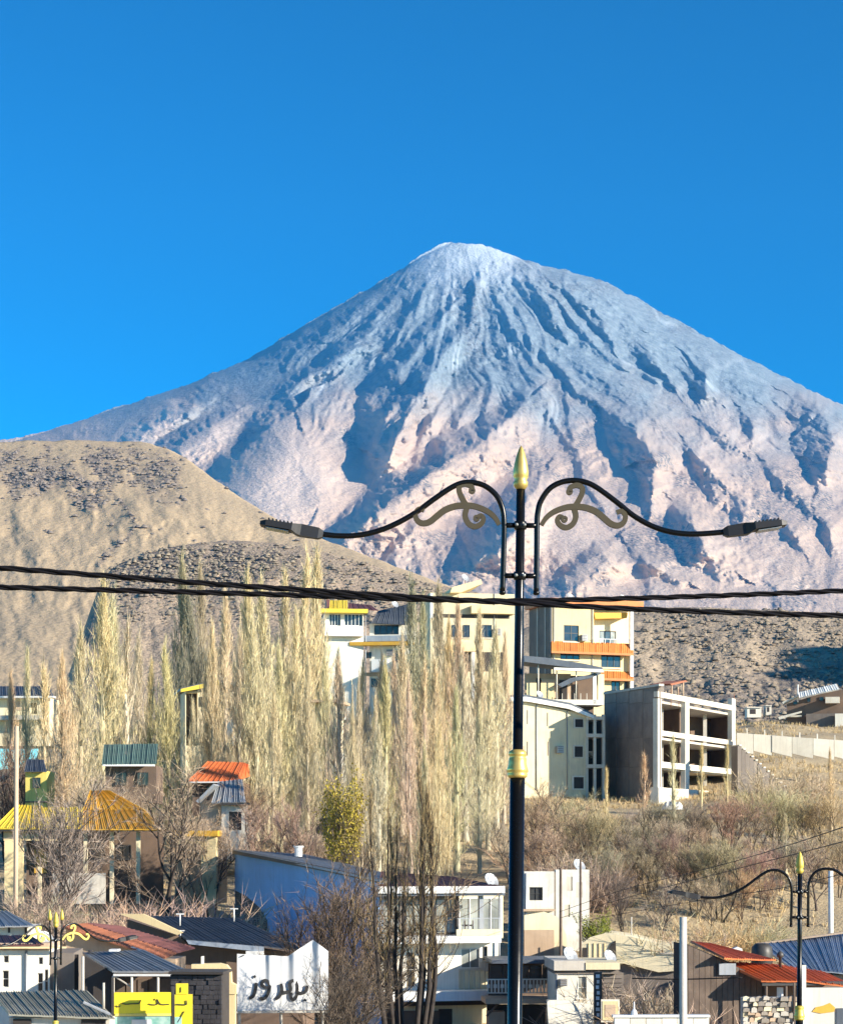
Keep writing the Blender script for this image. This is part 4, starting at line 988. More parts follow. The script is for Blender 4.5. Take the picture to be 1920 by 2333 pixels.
# ------------------------------------------------------------------ lower street
def balcony_house():
    b=Bd('balcony_house','white two-storey balcony house with a bright blue side wall behind the dark tree','house',862,2400,99,R(13)); f=b.f
    sd=Face(b,b.o.copy(),R(-66))
    sd.poly('blue_wall',[(535,1944),(740,1984),(861,2012),(861,2480),(535,2480)],0,.3,M_blue)
    sd.poly('bare_brick_patch',[(536,2030),(560,2042),(590,2068),(608,2098),(611,2150),(536,2150)],-.03,-.002,M_brickp)
    P=[sd.pt(530,1938,-.4),sd.pt(700,1948,5.5),sd.pt(905,1996,5.5),sd.pt(866,2008,-.5)]
    roof_sheets([P[0],P[1],P[2],P[3]],14,M_galv,'roof_sheet',.05,b.root,.05)
    sd.poly('roof_edge',[(530,1938),(740,1979),(864,2007),(864,2013),(740,1986),(530,1946)],-.45,-.05,M_framed)
    q=sd.pt(680,1952,3.0); b_=MB(); b_.lathe([(.22,q.z),(.22,q.z+.5),(.3,q.z+.52),(.3,q.z+.6)],12,(q.x,q.y)).build('roof_vent',M_whitep,b.root)
    # top storey
    f.box('back_wall',864,1146,2040,2140,1.7,1.9,M_cream2)
    f.box('roof_fascia',862,1150,2020,2036,-1.0,-.7,M_whitep); f.box('fascia_shade_strip',862,1150,2036,2042,-.85,.2,M_slate)  # slate strip under the fascia stands in for its shadow
    roof_sheets([f.pt(868,1986,5),f.pt(1040,2000,5),f.pt(1150,2020,-1),f.pt(862,2020,-1)],14,M_maroon,'front_roof_sheet',.05,b.root,.05)
    for x0,x1 in ((868,912),(924,962),(970,1040)): f.win(x0,x1,2048,2128,3 if x1-x0>60 else 2,2,M_framed,M_glassp,.1,2.4)
    f.wall('wall',862,1042,2040,2140,.15,.3,M_block,[(868,912,2048,2128),(924,962,2048,2128),(970,1040,2048,2128)])
    f.win(1046,1142,2046,2132,4,1,M_frame,M_glassp,1.5,2)
    for x in (1092,): f.box('column',x,x+9,2040,2136,-.5,-.2,M_galv)
    f.box('column',1040,1045,2040,2136,-.3,0,M_dark)
    f.box('balcony_slab',862,1142,2134,2150,-1.3,1.6,M_whitep)
    f.box('balcony_parapet',1040,1140,2118,2134,-1.3,-1.15,M_cream2)
    f.box('rail',1042,1138,2092,2094,-1.25,-1.2,M_galv)
    for k in range(9): f.box('baluster',1044+k*11.5,1045+k*11.5,2094,2118,-1.24,-1.21,M_galv)
    ch=f.box('chair_seat',1058,1078,2108,2111,-.6,-.1,M_wood)
    for x in (1058,1076): f.box('chair_leg',x,x+2,2098,2128,-.5,-.45,M_wood)
    # middle storey
    f.wall('wall',862,1135,2150,2262,.0,.3,M_white,[(1050,1092,2162,2206),(1099,1110,2158,2190),(885,905,2165,2250),(925,945,2170,2250)])
    f.win(1050,1092,2162,2206,2,1,M_frame,M_glassp,.1); f.win(1099,1110,2158,2190,1,1,M_framed,M_glass,.1)
    for x in (885,925): f.win(x,x+20,2165 if x<900 else 2170,2250,1,2,M_frame,M_glass,.1)
    for k in range(6): f.box('shutter_slat',1046+k*12,1055+k*12,2212,2258,-.05,-.005,M_cream2)
    f.box('balcony_slab',880,1134,2260,2282,-1.2,.2,M_whitep); f.box('slab_shade_strip',860,1136,2282,2292,-.5,.3,M_dark)  # dark bar below the slab is modelled shade
    pipe(b,f,1137,2040,2290,-.2); pipe(b,f,866,2042,2290,-.1); cooler(b,f,1112,1130,2196,2214); dish(b,f,1120,2006,0,.4)
    for x0,x1,y in ((1046,1096,2207),(1097,1112,2191)): f.box('sill',x0,x1,y,y+3,-.1,.02,M_concw)
    f.box('ground_wall',862,1140,2292,2480,.2,.5,M_cream2); f.box('shop_opening',1000,1030,2300,2400,.1,.22,M_dark)
    for x in (868,916,968): f.box('shop_door',x,x+34,2304,2420,.1,.22,M_brownw)
m_,t_,p_=nodes('bare_brick'); co_=objc(t_); br=t_.nodes.new('ShaderNodeTexBrick'); mp_=t_.nodes.new('ShaderNodeMapping'); mp_.inputs['Rotation'].default_value=(R(90),0,0); lk(t_,co_,mp_.inputs[0])
lk(t_,mp_.outputs[0],br.inputs[0]); br.inputs['Color1'].default_value=(.15,.12,.10,1); br.inputs['Color2'].default_value=(.11,.09,.08,1); br.inputs['Mortar'].default_value=(.24,.22,.20,1); br.inputs['Scale'].default_value=2.2
lk(t_,br.outputs[0],p_.inputs['Base Color']); p_.inputs['Roughness'].default_value=.95; M_brickp=m_
balcony_house()

def strokes(b,f,paths,w,mat,ly,name='letter'):
    """hand-lettered marks: ribbons on the plane, each path a list of (px,py)"""
    for p in paths:
        P=smoothpath([Vector((x,y,0)) for x,y in p],4) if len(p)>2 else [Vector((x,y,0)) for x,y in p]
        m=len(P); v=[]; fc=[]
        for i,q in enumerate(P):
            a=P[max(i-1,0)]; c=P[min(i+1,m-1)]; L=(c-a).length or 1; nx,ny=-(c-a).y/L*w/2,(c-a).x/L*w/2
            e=.72 if i in (0,m-1) else 1
            for s in (1,-1):
                pt=f.pt(q.x+nx*s*e,q.y+ny*s*e,ly); v+=[pt,pt+f.ey*.02]
        for i in range(m-1):
            a=i*4; fc+=[(a,a+2,a+6,a+4),(a+1,a+5,a+7,a+3),(a,a+4,a+5,a+1),(a+2,a+3,a+7,a+6)]
        fc+=[(0,1,3,2),(m*4-4,m*4-2,m*4-1,m*4-3)]
        mesh(name,v,fc,mat,b.root)

def banner():
    b=Bd('banner','large white sign with black script and a pointed gable top','banner',540,2420,72,R(5)); f=b.f
    # slightly rippled canvas: grid in image coordinates inside the outline
    xs=np.linspace(540,748,60); v=[]; fc=[]
    for i,x in enumerate(xs):
        t=2174+ (x-540)*.05 if x<655 else (2180-(x-655)*.66 if x<713 else 2142+(x-713)*.75); bt=2304-(x-540)*.012
        for j in range(12):
            k=j/11; y=t+(bt-t)*k
            rip=(.06*math.sin(x*.11)+.03*math.sin(x*.23+1))*(1 if x>610 else .15)*(1-.75*k)
            v.append(f.pt(x,y,rip))
    n=len(v)
    for i in range(59):
        for j in range(11): a=i*12+j; fc.append((a,a+1,a+13,a+12))
    back=[Vector(p)+f.ey*.012 for p in v]; fb=[tuple(n+q for q in reversed(c)) for c in fc]
    mesh('canvas',v+back,fc+fb,M_canvas,b.root,True)
    f.box('frame',537,750,2304,2309,-.05,.08,M_conc)
    for x in (545,640,735): b.post('post',x,2180,2460,.10,.05,M_conc)
    zay=[(584,2240),(582,2256),(577,2270),(568,2276)]; dot=[(578,2224),(582,2228)]
    vav=[(613,2252),(603,2250),(596,2243),(602,2235),(611,2238),(614,2250),(610,2266),(600,2277),(592,2274)]
    re=[(640,2242),(642,2256),(637,2270),(627,2278)]
    mim=[(641,2262),(652,2262),(662,2256),(660,2242),(668,2235),(676,2244),(676,2268),(668,2279),(662,2272),(664,2262)]
    ex=[(676,2262),(688,2264),(697,2258),(700,2246)]
    strokes(b,f,[zay,dot,vav,re,mim,ex],7.5,M_letter,-.05)
    strokes(b,f,[[(692,2278),(698,2281)]],7,M_letter,-.05)
    strokes(b,f,[[(548,2181),(556,2177)],[(612,2184),(620,2180)]],3,M_letter,-.05,'tie_mark')
banner()

def yellow_signs():
    b=Bd('shop_sign','yellow shop sign board with thin dark script and teal lower half','sign',260,2420,64,R(4)); f=b.f
    f.box('board',260,391,2262,2316,0,.12,M_sign); f.box('lower_board',260,391,2317,2420,.01,.12,M_teal)
    f.box('post',254,259,2228,2460,-.02,.14,M_framed); f.box('post',391.5,397,2250,2460,-.02,.14,M_framed)
    strokes(b,f,[[(277,2286),(286,2289),(300,2288),(316,2287),(321,2279)],[(338,2288),(346,2290),(358,2289),(358,2278),(366,2289),(386,2289)],[(264,2292),(269,2295),(274,2293)],[(352,2276),(353,2280)]],2.2,M_letter,-.03)
    f.box('white_print',300,345,2324,2400,-.02,.0,M_whitep); f.box('green_stripe',262,390,2310,2316,-.02,.0,M_lime)
    b2=Bd('sign_pillar','upright yellow stepped sign pillar right of the yellow shop sign','sign',398,2420,63,R(4)); g=b2.f
    g.box('upper_board',401,428,2242,2266,0,.2,M_sign); g.box('board',398,438,2267,2420,.01,.22,M_sign)
    strokes(b2,g,[[(412,2250),(412,2262)],[(400,2289),(418,2290),(425,2289),(424,2280)],[(405,2330),(420,2305)]],2.2,M_letter,-.03)
    g.box('teal_corner',398,414,2318,2420,-.02,.0,M_teal)
yellow_signs()

def shed_roofs():
    b=Bd('long_shed','long shed with dark blue-grey corrugated roof in front of the blue wall','shed',300,2420,94,R(-3)); f=b.f
    roof_sheets([f.pt(345,2088,7),f.pt(545,2094,7),f.pt(700,2166,0),f.pt(425,2142,0)],20,M_slate,'roof_sheet',.05,b.root,.05)
    f.poly('blue_fascia',[(424,2143),(600,2158),(600,2170),(430,2152)],-.12,.05,M_galvb)
    f.poly('cream_barge_board',[(272,2083),(326,2083),(416,2126),(404,2131)],.5,.8,M_cream)
    f.poly('wall',[(290,2096),(404,2132),(430,2154),(690,2172),(690,2420),(290,2420)],.9,6,M_brownw)
    f.box('white_panel',560,600,2168,2176,-.2,-.05,M_whitep)
    for x,y0,y1 in ((410,2082,2110),(533,2070,2100),(411,2120,2146)):
        a=b.post('aerial',x,y0,y1,1.0,.03,M_whitep); f.box('aerial_bar',x-9,x+9,y0,y0+2.5,.98,1.02,M_whitep,a)
shed_roofs()
def rust_house():
    b=Bd('rusty_roofed_house','low house with rust-red gabled metal roof left of the long shed','house',150,2420,86,R(-3)); f=b.f
    roof_sheets([f.pt(200,2106,3.5),f.pt(402,2172,3.5),f.pt(372,2184,0),f.pt(140,2112,0)],18,M_rust,'front_roof_sheet',.05,b.root,.05)
    roof_sheets([f.pt(275,2112,6.5),f.pt(445,2160,6.5),f.pt(403,2171,3.6),f.pt(201,2105,3.6)],16,M_maroon,'rear_roof_sheet',.05,b.root,.05)  # darker maroon on the rear slope paints in its side turned from the sun
    f.poly('wall',[(150,2116),(372,2186),(400,2186),(400,2420),(150,2420)],.5,3,M_tanw)
    f.poly('patch_sheet',[(288,2160),(300,2158),(330,2168),(318,2170)],.2,.4,M_whitep)
rust_house()
def porch_house():
    b=Bd('porch_house','dark house with pale grey porch roof on thin posts at lower left','house',190,2420,76,R(-2)); f=b.f
    roof_sheets([f.pt(188,2172,3.2),f.pt(330,2166,3.2),f.pt(432,2214,-1),f.pt(256,2214,-1)],15,M_galv,'roof_sheet',.05,b.root,.05)
    f.box('eave_beam',258,424,2220,2225,-.95,-.8,M_whitep); f.poly('gable_wall',[(192,2178),(258,2218),(258,2420),(192,2420)],-.4,-.2,M_dark)
    f.box('wall',258,430,2226,2420,1.2,1.4,M_brownw)
    for k in range(5): f.box('wall_panel',262+k*26,284+k*26,2232,2420,1.12,1.19,M_wood)
    for x in (189,258,300,360,420): b.post('post',x,2180 if x<200 else 2224,2440,-.85,.05,M_conc)
    f.rod=None
    b.rod('brace',(262,2226,-.8),(300,2250,-.8),.03,M_conc)
    f.box('roof_hatch',200,206,2166,2172,2.6,3,M_framed); f.box('fallen_sheet',248,268,2164,2169,2.2,2.8,M_whitep)
porch_house()
def white_left():
    b=Bd('white_left_house','white house with grey roof slab and arched windows at the lower left corner','house',-40,2420,78,R(4)); f=b.f
    f.wall('wall',-40,112,2166,2420,0,4,M_white,[(8,20,2178,2194),(6,20,2212,2250),(88,98,2182,2198),(86,98,2218,2262),(102,110,2210,2262)])
    f.box('wall_band',-40,112,2150,2166,-.1,4,M_tanw); f.box('grey_wing',112,168,2172,2420,.3,4,M_block); f.box('dark_gap',166,178,2176,2420,.6,.8,M_dark)
    for x0,x1,y0,y1 in ((8,20,2178,2194),(6,20,2212,2250),(88,98,2182,2198),(86,98,2218,2262),(102,110,2210,2262)): f.win(x0,x1,y0,y1,1,2 if y1-y0>20 else 1,M_frame,M_glass,.15)
    roof_sheets([f.pt(-40,2132,3),f.pt(70,2132,3),f.pt(100,2152,-.3),f.pt(-40,2156,-.3)],8,M_maroon,'roof_sheet',.05,b.root,.05)
    f.box('gutter',-40,150,2158,2162,-.45,-.25,M_cream)
    pipe(b,f,60,2166,2400); dish(b,f,104,2140,1,.35)
    g=Face(b,f.pt(-40,2420,5)+b.o,R(2))
    g.box('rear_wall',-40,68,2112,2170,0,3,M_white)
    for x in (-10,18,56): g.box('rear_opening',x,x+5,2112,2126,-.03,.02,M_framed)
    roof_sheets([g.pt(-40,2076,3),g.pt(20,2078,3),g.pt(80,2110,-.8),g.pt(-40,2112,-.8)],7,M_galv,'rear_roof_sheet',.05,b.root,.05)
    g.box('pillar',62,72,2108,2150,-.4,0,M_white)
white_left()
def low_roof():
    b=Bd('mossy_roof_hut','low hut with pale mossy sheet roof behind the gold-scroll lamp','hut',10,2420,63,R(-2)); f=b.f
    roof_sheets([f.pt(-20,2262,3.5),f.pt(200,2258,3.5),f.pt(262,2320,0),f.pt(20,2312,0)],13,M_moss,'roof_sheet',.06,b.root,.05)
    f.box('wall',20,250,2320,2440,.3,2,M_white); f.box('opening',30,70,2322,2420,.2,.32,M_dark); f.box('opening',185,240,2324,2420,.2,.32,M_dark)
    b.rod('pipe',(190,2285,.2),(250,2312,.2),.05,M_galv); b.post('post',236,2240,2300,1,.04,M_conc)
low_roof()
def stone_block():
    b=Bd('dark_stone_shed','dark stone-walled shed between the yellow sign and the banner','shed',440,2420,68,R(-5)); f=b.f
    f.box('core',388,506,2222,2440,.1,1.4,M_dark); rs=random.Random(5)
    y=2224
    while y<2335:
        x=389
        while x<504:
            w_=rs.uniform(11,19); f.box('stone',x,min(x+w_,505)-.8,y,y+10.2,rs.uniform(-.04,.02),.12,M_stone2); x+=w_
        y+=11
    f.box('roof_slab',384,508,2215,2221,-.2,1.5,M_dark)
    c=Bd('cream_arch','cream plastered garden arch left of the banner','arch',440,2420,76,0); g=c.f
    g.poly('arch',[(436,2198),(500,2196),(516,2200),(526,2212),(527,2240),(538,2246),(538,2266),(512,2266),(508,2236),(500,2222),(478,2214),(436,2212)],0,.5,M_cream)
    g.box('pillar',512,536,2266,2440,.05,.45,M_cream); g.box('pillar',436,446,2212,2440,.05,.45,M_cream); g.box('chimney',458,463,2180,2198,.1,.4,M_white)
M_stone2=surf('dark_stone',(.060,.056,.062),(.035,.033,.038),1.5,.95,0,.4)
stone_block()

def ruined_white():
    b=Bd('ruined_white_house','weathered white house with empty windows behind thin trees, right of the lamp post','house',1194,2200,112,R(7)); f=b.f
    f.wall('wall',1194,1262,1986,2240,0,.4,M_whiteo,[(1206,1236,2022,2052)]); f.win(1206,1236,2022,2052,2,2,M_framed,M_glass,.15)
    f.wall('wall',1266,1342,1982,2240,.6,1,M_whiteo,[(1290,1304,1998,2030),(1312,1326,2010,2046),(1286,1298,2062,2090)])
    f.box('back_wall',1266,1342,1984,2200,2.4,2.6,M_conc); f.box('corner_gap',1258,1266,1988,2180,.2,.5,M_block)
    f.box('ledge',1192,1264,2072,2077,-.4,0,M_tanw); f.poly('broken_wall',[(1194,2086),(1240,2078),(1270,2090),(1290,2130),(1290,2180),(1194,2180)],-1.2,-.9,M_cream2)
    pipe(b,f,1198,1990,2180); dish(b,f,1320,1972,1,.4)
    f.box('mud_wall',1194,1262,2120,2200,-1.6,-1.3,M_tanw)
M_whiteo=surf('old_white_plaster',(.80,.78,.70),(.62,.59,.52),.9,.9,0,.25,.4,(.40,.36,.30),.6)
ruined_white()
def terrace():
    b=Bd('glazed_terrace','dark glazed terrace with pale railing behind the lamp post','terrace',1108,2420,97,R(4)); f=b.f
    f.box('roof',1120,1266,2188,2196,-.6,3,M_slate); f.box('back',1112,1266,2196,2280,1.2,1.3,M_brownw)
    for x0 in (1116,1146,1176,1206,1236): f.win(x0,x0+28,2200,2232,1,1,M_framed,M_glass,.6)
    f.box('slab',1106,1268,2276,2288,-.9,1.2,M_tanw); f.box('rail',1108,1266,2231,2233.5,-.85,-.78,M_concw); f.box('bottom_rail',1108,1266,2262,2264,-.85,-.78,M_concw)
    for k in range(20): f.box('baluster',1110+k*8,1113+k*8,2234,2262,-.84,-.79,M_concw); 
    for k in range(10): f.box('baluster_boss',1108+k*16,1116+k*16,2244,2252,-.86,-.78,M_concw)
    f.box('beneath',1110,1266,2290,2440,.6,.9,M_dark)
    b.rod('brace',(1108,2316,-.6),(1132,2290,-.6),.05,M_wood); b.rod('brace',(1220,2330,-.6),(1246,2290,-.6),.05,M_wood)
    f.box('porch_wall',1112,1150,2306,2440,-.4,.5,M_tanw)
terrace()
def block_house():
    b=Bd('flat_block_house','low flat-topped house with concrete roof band and white wall at lower right','house',1264,2420,93,R(3)); f=b.f
    f.box('roof_band',1262,1334,2190,2212,-.3,4,M_conc); f.box('roof_band',1334,1412,2194,2210,-.34,4,M_cream2); f.box('roof_shade_strip',1264,1410,2212,2220,-.1,3,M_block)  # grey strip under the roof bands imitates their shadow
    f.wall('wall',1264,1352,2220,2440,0,3,M_white,[(1316,1336,2226,2276)]); f.win(1316,1336,2226,2276,1,2,M_frame,M_glassp,.12)
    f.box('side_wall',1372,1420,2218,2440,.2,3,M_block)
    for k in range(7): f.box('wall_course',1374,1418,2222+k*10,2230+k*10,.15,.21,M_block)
    f.poly('snowy_wall',[(1246,2280),(1300,2280),(1352,2292),(1352,2440),(1256,2440)],-.8,-.5,M_white)
    pipe(b,f,1268,2220,2400); dish(b,f,1300,2176,1,.4); dish(b,f,1390,2180,2,.35); cooler(b,f,1276,1292,2232,2248)
    f.box('sill',1314,1338,2277,2280,-.1,.02,M_concw)
    c=Bd('sign_tower','narrow dark upright sign with a column of white letters at lower right','sign',1352,2420,88,0); g=c.f
    g.box('panel',1353,1371,2216,2326,0,.3,M_framed); g.box('pole',1359,1365,2326,2480,.05,.25,M_galv)
    for k in range(8): g.box('letter',1357+(k%2)*2,1366-(k%3),2221+k*12.6,2229+k*12.6,-.03,.0,M_whitep)
    d=Bd('notice_board','cream framed notice board beside the upright sign','sign',1374,2420,86,0); h=d.f
    h.box('board',1372,1408,2282,2326,0,.1,M_cream); h.box('frame',1369,1411,2278,2330,.02,.14,M_concw); h.box('leg',1380,1384,2330,2480,.02,.1,M_conc); h.box('leg',1398,1402,2330,2480,.02,.1,M_conc)
    h.box('print',1378,1402,2290,2318,-.015,.0,M_tanw)
block_house()
def barrel_sheds():
    b=Bd('pale_long_shed','long pale cream shed with rounded top and dark doorways left of the utility pole','shed',1326,2260,106,R(-8)); f=b.f
    f.poly('wall',[(1326,2150),(1344,2136),(1375,2128),(1400,2130),(1440,2136),(1500,2150),(1552,2154),(1552,2212),(1500,2216),(1420,2196),(1326,2196)],0,4,M_cream2)
    f.box('doorway',1328,1337,2160,2192,-.05,-.005,M_dark); f.poly('doorway',[(1382,2192),(1384,2168),(1392,2150),(1402,2144),(1404,2192)],-.05,-.005,M_dark)
    f.poly('wall_ledge',[(1504,2172),(1552,2172),(1552,2175),(1504,2175)],-.1,0,M_conc); f.box('foot',1326,1560,2194,2320,.3,4,M_block)
    for x in (1340,1352,1364,1376): f.box('rib',x,x+1.5,2150,2194,-.04,0,M_cream)
barrel_sheds()
def red_barn():
    b=Bd('red_roofed_barn','dark timber barn with two overlapping red sheet roofs at lower right','barn',1566,2420,84,R(8)); f=b.f
    roof_sheets([f.pt(1572,2146,3.5),f.pt(1620,2152,4.5),f.pt(1770,2188,1.5),f.pt(1650,2184,0)],8,M_red,'upper_roof_sheet',.05,b.root,.05)
    roof_sheets([f.pt(1638,2191,2),f.pt(1772,2199,2),f.pt(1836,2236,-.6),f.pt(1734,2236,-.6)],9,M_red,'lower_roof_sheet',.05,b.root,.05)
    roof_sheets([f.pt(1772,2199,2),f.pt(1880,2216,2),f.pt(1960,2252,-.6),f.pt(1836,2236,-.6)],8,M_red,'lower_roof_sheet',.05,b.root,.05)
    f.poly('gable_core',[(1566,2152),(1650,2188),(1740,2240),(1740,2440),(1566,2440)],.8,3,M_dark)
    for k in range(13):
        x=1567+k*13; t=2154+(x-1566)*.44; f.poly('plank',[(x,t),(x+12.2,t+5.4),(x+12.2,2440),(x,2440)],.74+random.uniform(-.03,.02),.8,M_wood)
    f.box('galvanised_patch',1638,1676,2196,2222,.6,.72,M_galv)
    f.box('eave_beam',1736,1940,2238,2246,-.5,-.3,M_framed); f.box('shop_back',1740,1940,2246,2440,1.2,1.4,M_brownw)
    for x in (1745,1790,1830): b.post('post',x,2240,2440,-.4,.06,M_wood)
    f.box('curtain',1770,1784,2250,2272,.2,.25,M_whitep)
red_barn()
def grey_roofed():
    b=Bd('grey_roofed_hall','wide hall with bluish grey metal roof behind the right lamp','hall',1726,2420,98,R(-6)); f=b.f
    roof_sheets([f.pt(1726,2152,8),f.pt(1960,2122,9),f.pt(1960,2222,0),f.pt(1800,2206,0)],16,M_galvb,'roof_sheet',.06,b.root,.05)
    f.box('wall',1800,1960,2222,2440,.3,5,M_block); f.poly('ridge_cap',[(1724,2150),(1960,2119),(1960,2123),(1726,2154)],7.9,8.3,M_tanw)
grey_roofed()
def water_tank():
    b=Bd('roof_tank','dark rounded water tank behind the upper red roof','tank',1724,2200,96,0); c=b.f.pt(1735,2180,0)
    MB().lathe([(.05,c.z+.62),(.3,c.z+.6),(.46,c.z+.45),(.5,c.z+.2),(.5,c.z-.5),(.4,c.z-.6)],14,(c.x,c.y)).build('tank_body',M_framed,b.root,True); b.f.box('cradle',1722,1748,2186,2215,-.3,.3,M_galv)
    b=Bd('roof_cowl','small black chimney cowl standing at the edge of the grey metal roof','chimney',1775,2210,86,0); c=b.f.pt(1777,2186,0)
    MB().lathe([(.06,c.z-.5),(.06,c.z+.05),(.13,c.z+.08),(.15,c.z+.2),(.08,c.z+.3),(.02,c.z+.33)],10,(c.x,c.y)).build('cowl',M_framed,b.root,True)
    b=Bd('white_bundle','small white bundle lying above the upper red roof','sack',1672,2175,98,0); b.f.poly('sack',[(1668,2172),(1670,2162),(1680,2158),(1690,2162),(1693,2174)],0,.5,M_whitep)
water_tank()
def stall():
    b=Bd('stone_stall_front','pale rubble stall front heaped with mixed stones under the red roof','stall',1690,2440,80,R(6)); f=b.f
    f.box('core',1694,1812,2274,2440,.1,.6,M_conc); rs=random.Random(9); y=2272
    while y<2335:
        x=1692
        while x<1810:
            w_=rs.uniform(11,20); h_=rs.uniform(9,13); j=rs.uniform(-2.5,2.5)
            f.poly('stone',[(x,y+h_+j),(x+1.5,y+2+j),(x+w_*.5,y+j),(x+w_-1.5,y+2.5+j),(x+w_-.6,y+h_+j)],rs.uniform(-.10,.03),.14,rs.choice((M_cream2,M_stone,M_block,M_tanw,M_conc,M_stone))); x+=w_
        y+=11.5
    f.box('awning_post',1808,1812,2240,2440,-.1,.0,M_wood)
    c=Bd('white_shop_wall','white shop wall with orange painted print at the lower right corner','wall',1828,2440,76,R(4)); g=c.f
    g.box('wall',1832,1960,2252,2460,0,.4,M_white); g.box('pipe_post',1826,1836,2200,2460,-.2,-.1,M_white)
    g.poly('orange_print',[(1850,2306),(1858,2296),(1876,2292),(1890,2286),(1902,2296),(1900,2306),(1870,2310)],-.03,-.005,M_amber)
    g.box('doorway',1905,1960,2298,2460,-.04,-.005,M_slate)
stall()
def street_wall():
    b=Bd('street_wall','low white street wall along the bottom edge, left of the utility pole','wall',1398,2440,72,R(2)); f=b.f
    for k in range(6): f.box('wall_panel',1400+k*36,1435+k*36,2319,2440,random.uniform(-.02,.02),.3,M_white)
    f.box('coping',1396,1618,2314,2319,-.06,.36,M_whitep)
    MB().lathe([(.12,f.pt(1445,2319).z),(.10,f.pt(1445,2306).z),(.03,f.pt(1445,2300).z),(.02,f.pt(1445,2284).z)],8,(f.pt(1445,2319).x,f.pt(1445,2319).y+.15)).build('finial',M_whitep,b.root)
street_wall()

def pole(name,label,px,y0,d,r,mat,cat='pole',lean=0,r2=None,arm=None):
    t=W(px,y0,d); zb=float(gz(np.array([t.x]),np.array([d]))[0])-.2; root=thing(name,label,cat,(t.x,d,zb)); h=t.z-zb
    MB().tube([(lean*h*-1,0,0),(0,0,h)],[r2 or r*1.2,r],10).build('shaft',mat,root,True)
    if arm:
        for dz,w_ in arm: MB().box(-w_,w_,-.06,.06,h-dz-.07,h-dz+.07).build('crossarm',mat,root)
    return root
pole('utility_pole','square-topped pale concrete utility pole left of the red roofs',1556,2090,60,.105,M_conc)
pole('white_pole','slim white pole rising behind the grey metal roof at the right edge',1892,1985,112,.13,M_whitep)
pole('wooden_pole','thin dark wooden pole in front of the ruined white house, left of two',1277,1978,104,.07,M_wood)
pole('wooden_pole','thin dark wooden pole in front of the ruined white house, right of two',1322,1960,106,.06,M_wood)
pole('wooden_pole','pale wooden pole before the yellow-roofed house at far left',38,1655,108,.11,M_tanw,lean=.006)
pole('thin_post','thin grey post standing on the slope behind the pale shed',1438,2090,108,.035,M_conc)
def wire(label,pts,d0,d1,r):
    n=len(pts); P=[W(x,y,d0+(d1-d0)*i/(n-1)) for i,(x,y) in enumerate(pts)]; P=smoothpath(P,8)
    o=MB().tube([p-P[0] for p in P],r,5).build('wire',M_wire,None,True,P[0]); tag(o,label,'wire','thin wires at the right')
wire('topmost thin wire rising to the right edge above the right lamp',[(1275,2078),(1420,2028),(1640,1972),(1790,1928),(1960,1872)],104,40,.012)
wire('second thin wire rising to the right edge above the right lamp',[(1277,2092),(1420,2048),(1640,1990),(1790,1952),(1960,1908)],104,40,.012)
wire('third thin wire passing behind the right lamp arm',[(1322,2100),(1460,2075),(1640,2045),(1790,2022),(1960,1982)],106,62,.013)
wire('pale level wire crossing the concrete utility pole low down',[(1440,2230),(1556,2232),(1690,2228)],62,60,.02)
# ------------------------------------------------------------------ trees
def twig_material(name,c1,c2,rough=.9):
    m,t,p=nodes(name); N=t.nodes
    a=N.new('ShaderNodeAttribute'); a.attribute_name='tone'
    oi=N.new('ShaderNodeObjectInfo')
    c=mixc(t,a.outputs['Fac'],c1,c2); c=mixc(t,1.0,c,oi.outputs['Color'],'MULTIPLY')
    lk(t,c,p.inputs['Base Color']); p.inputs['Roughness'].default_value=rough; p.inputs['Specular IOR Level'].default_value=.15
    return m
M_twig=twig_material('straw_twigs',(.88,.745,.50),(.47,.37,.26))
M_btwig=twig_material('brown_twigs',(.66,.55,.41),(.34,.275,.21))
M_leaf=twig_material('yellow_leaves',(.52,.43,.07),(.26,.22,.05))
def bark_material(name,c1,c2):
    m,t,p=nodes(name); co=objc(t); mp=t.nodes.new('ShaderNodeMapping'); mp.inputs['Scale'].default_value=(6,6,1.2); lk(t,co,mp.inputs[0])
    n=nse(t,2,5,.65,mp.outputs[0]); oi=t.nodes.new('ShaderNodeObjectInfo')
    c=mixc(t,mapr(t,n.outputs[0],.35,.65),c1,c2); c=mixc(t,1.0,c,oi.outputs['Color'],'MULTIPLY')
    lk(t,c,p.inputs['Base Color']); p.inputs['Roughness'].default_value=.9
    bump(t,p,n.outputs[0],.6,.04); return m
M_bark=bark_material('pale_bark',(.64,.56,.44),(.36,.30,.22))
M_dbark=bark_material('dark_bark',(.10,.08,.065),(.045,.036,.03))

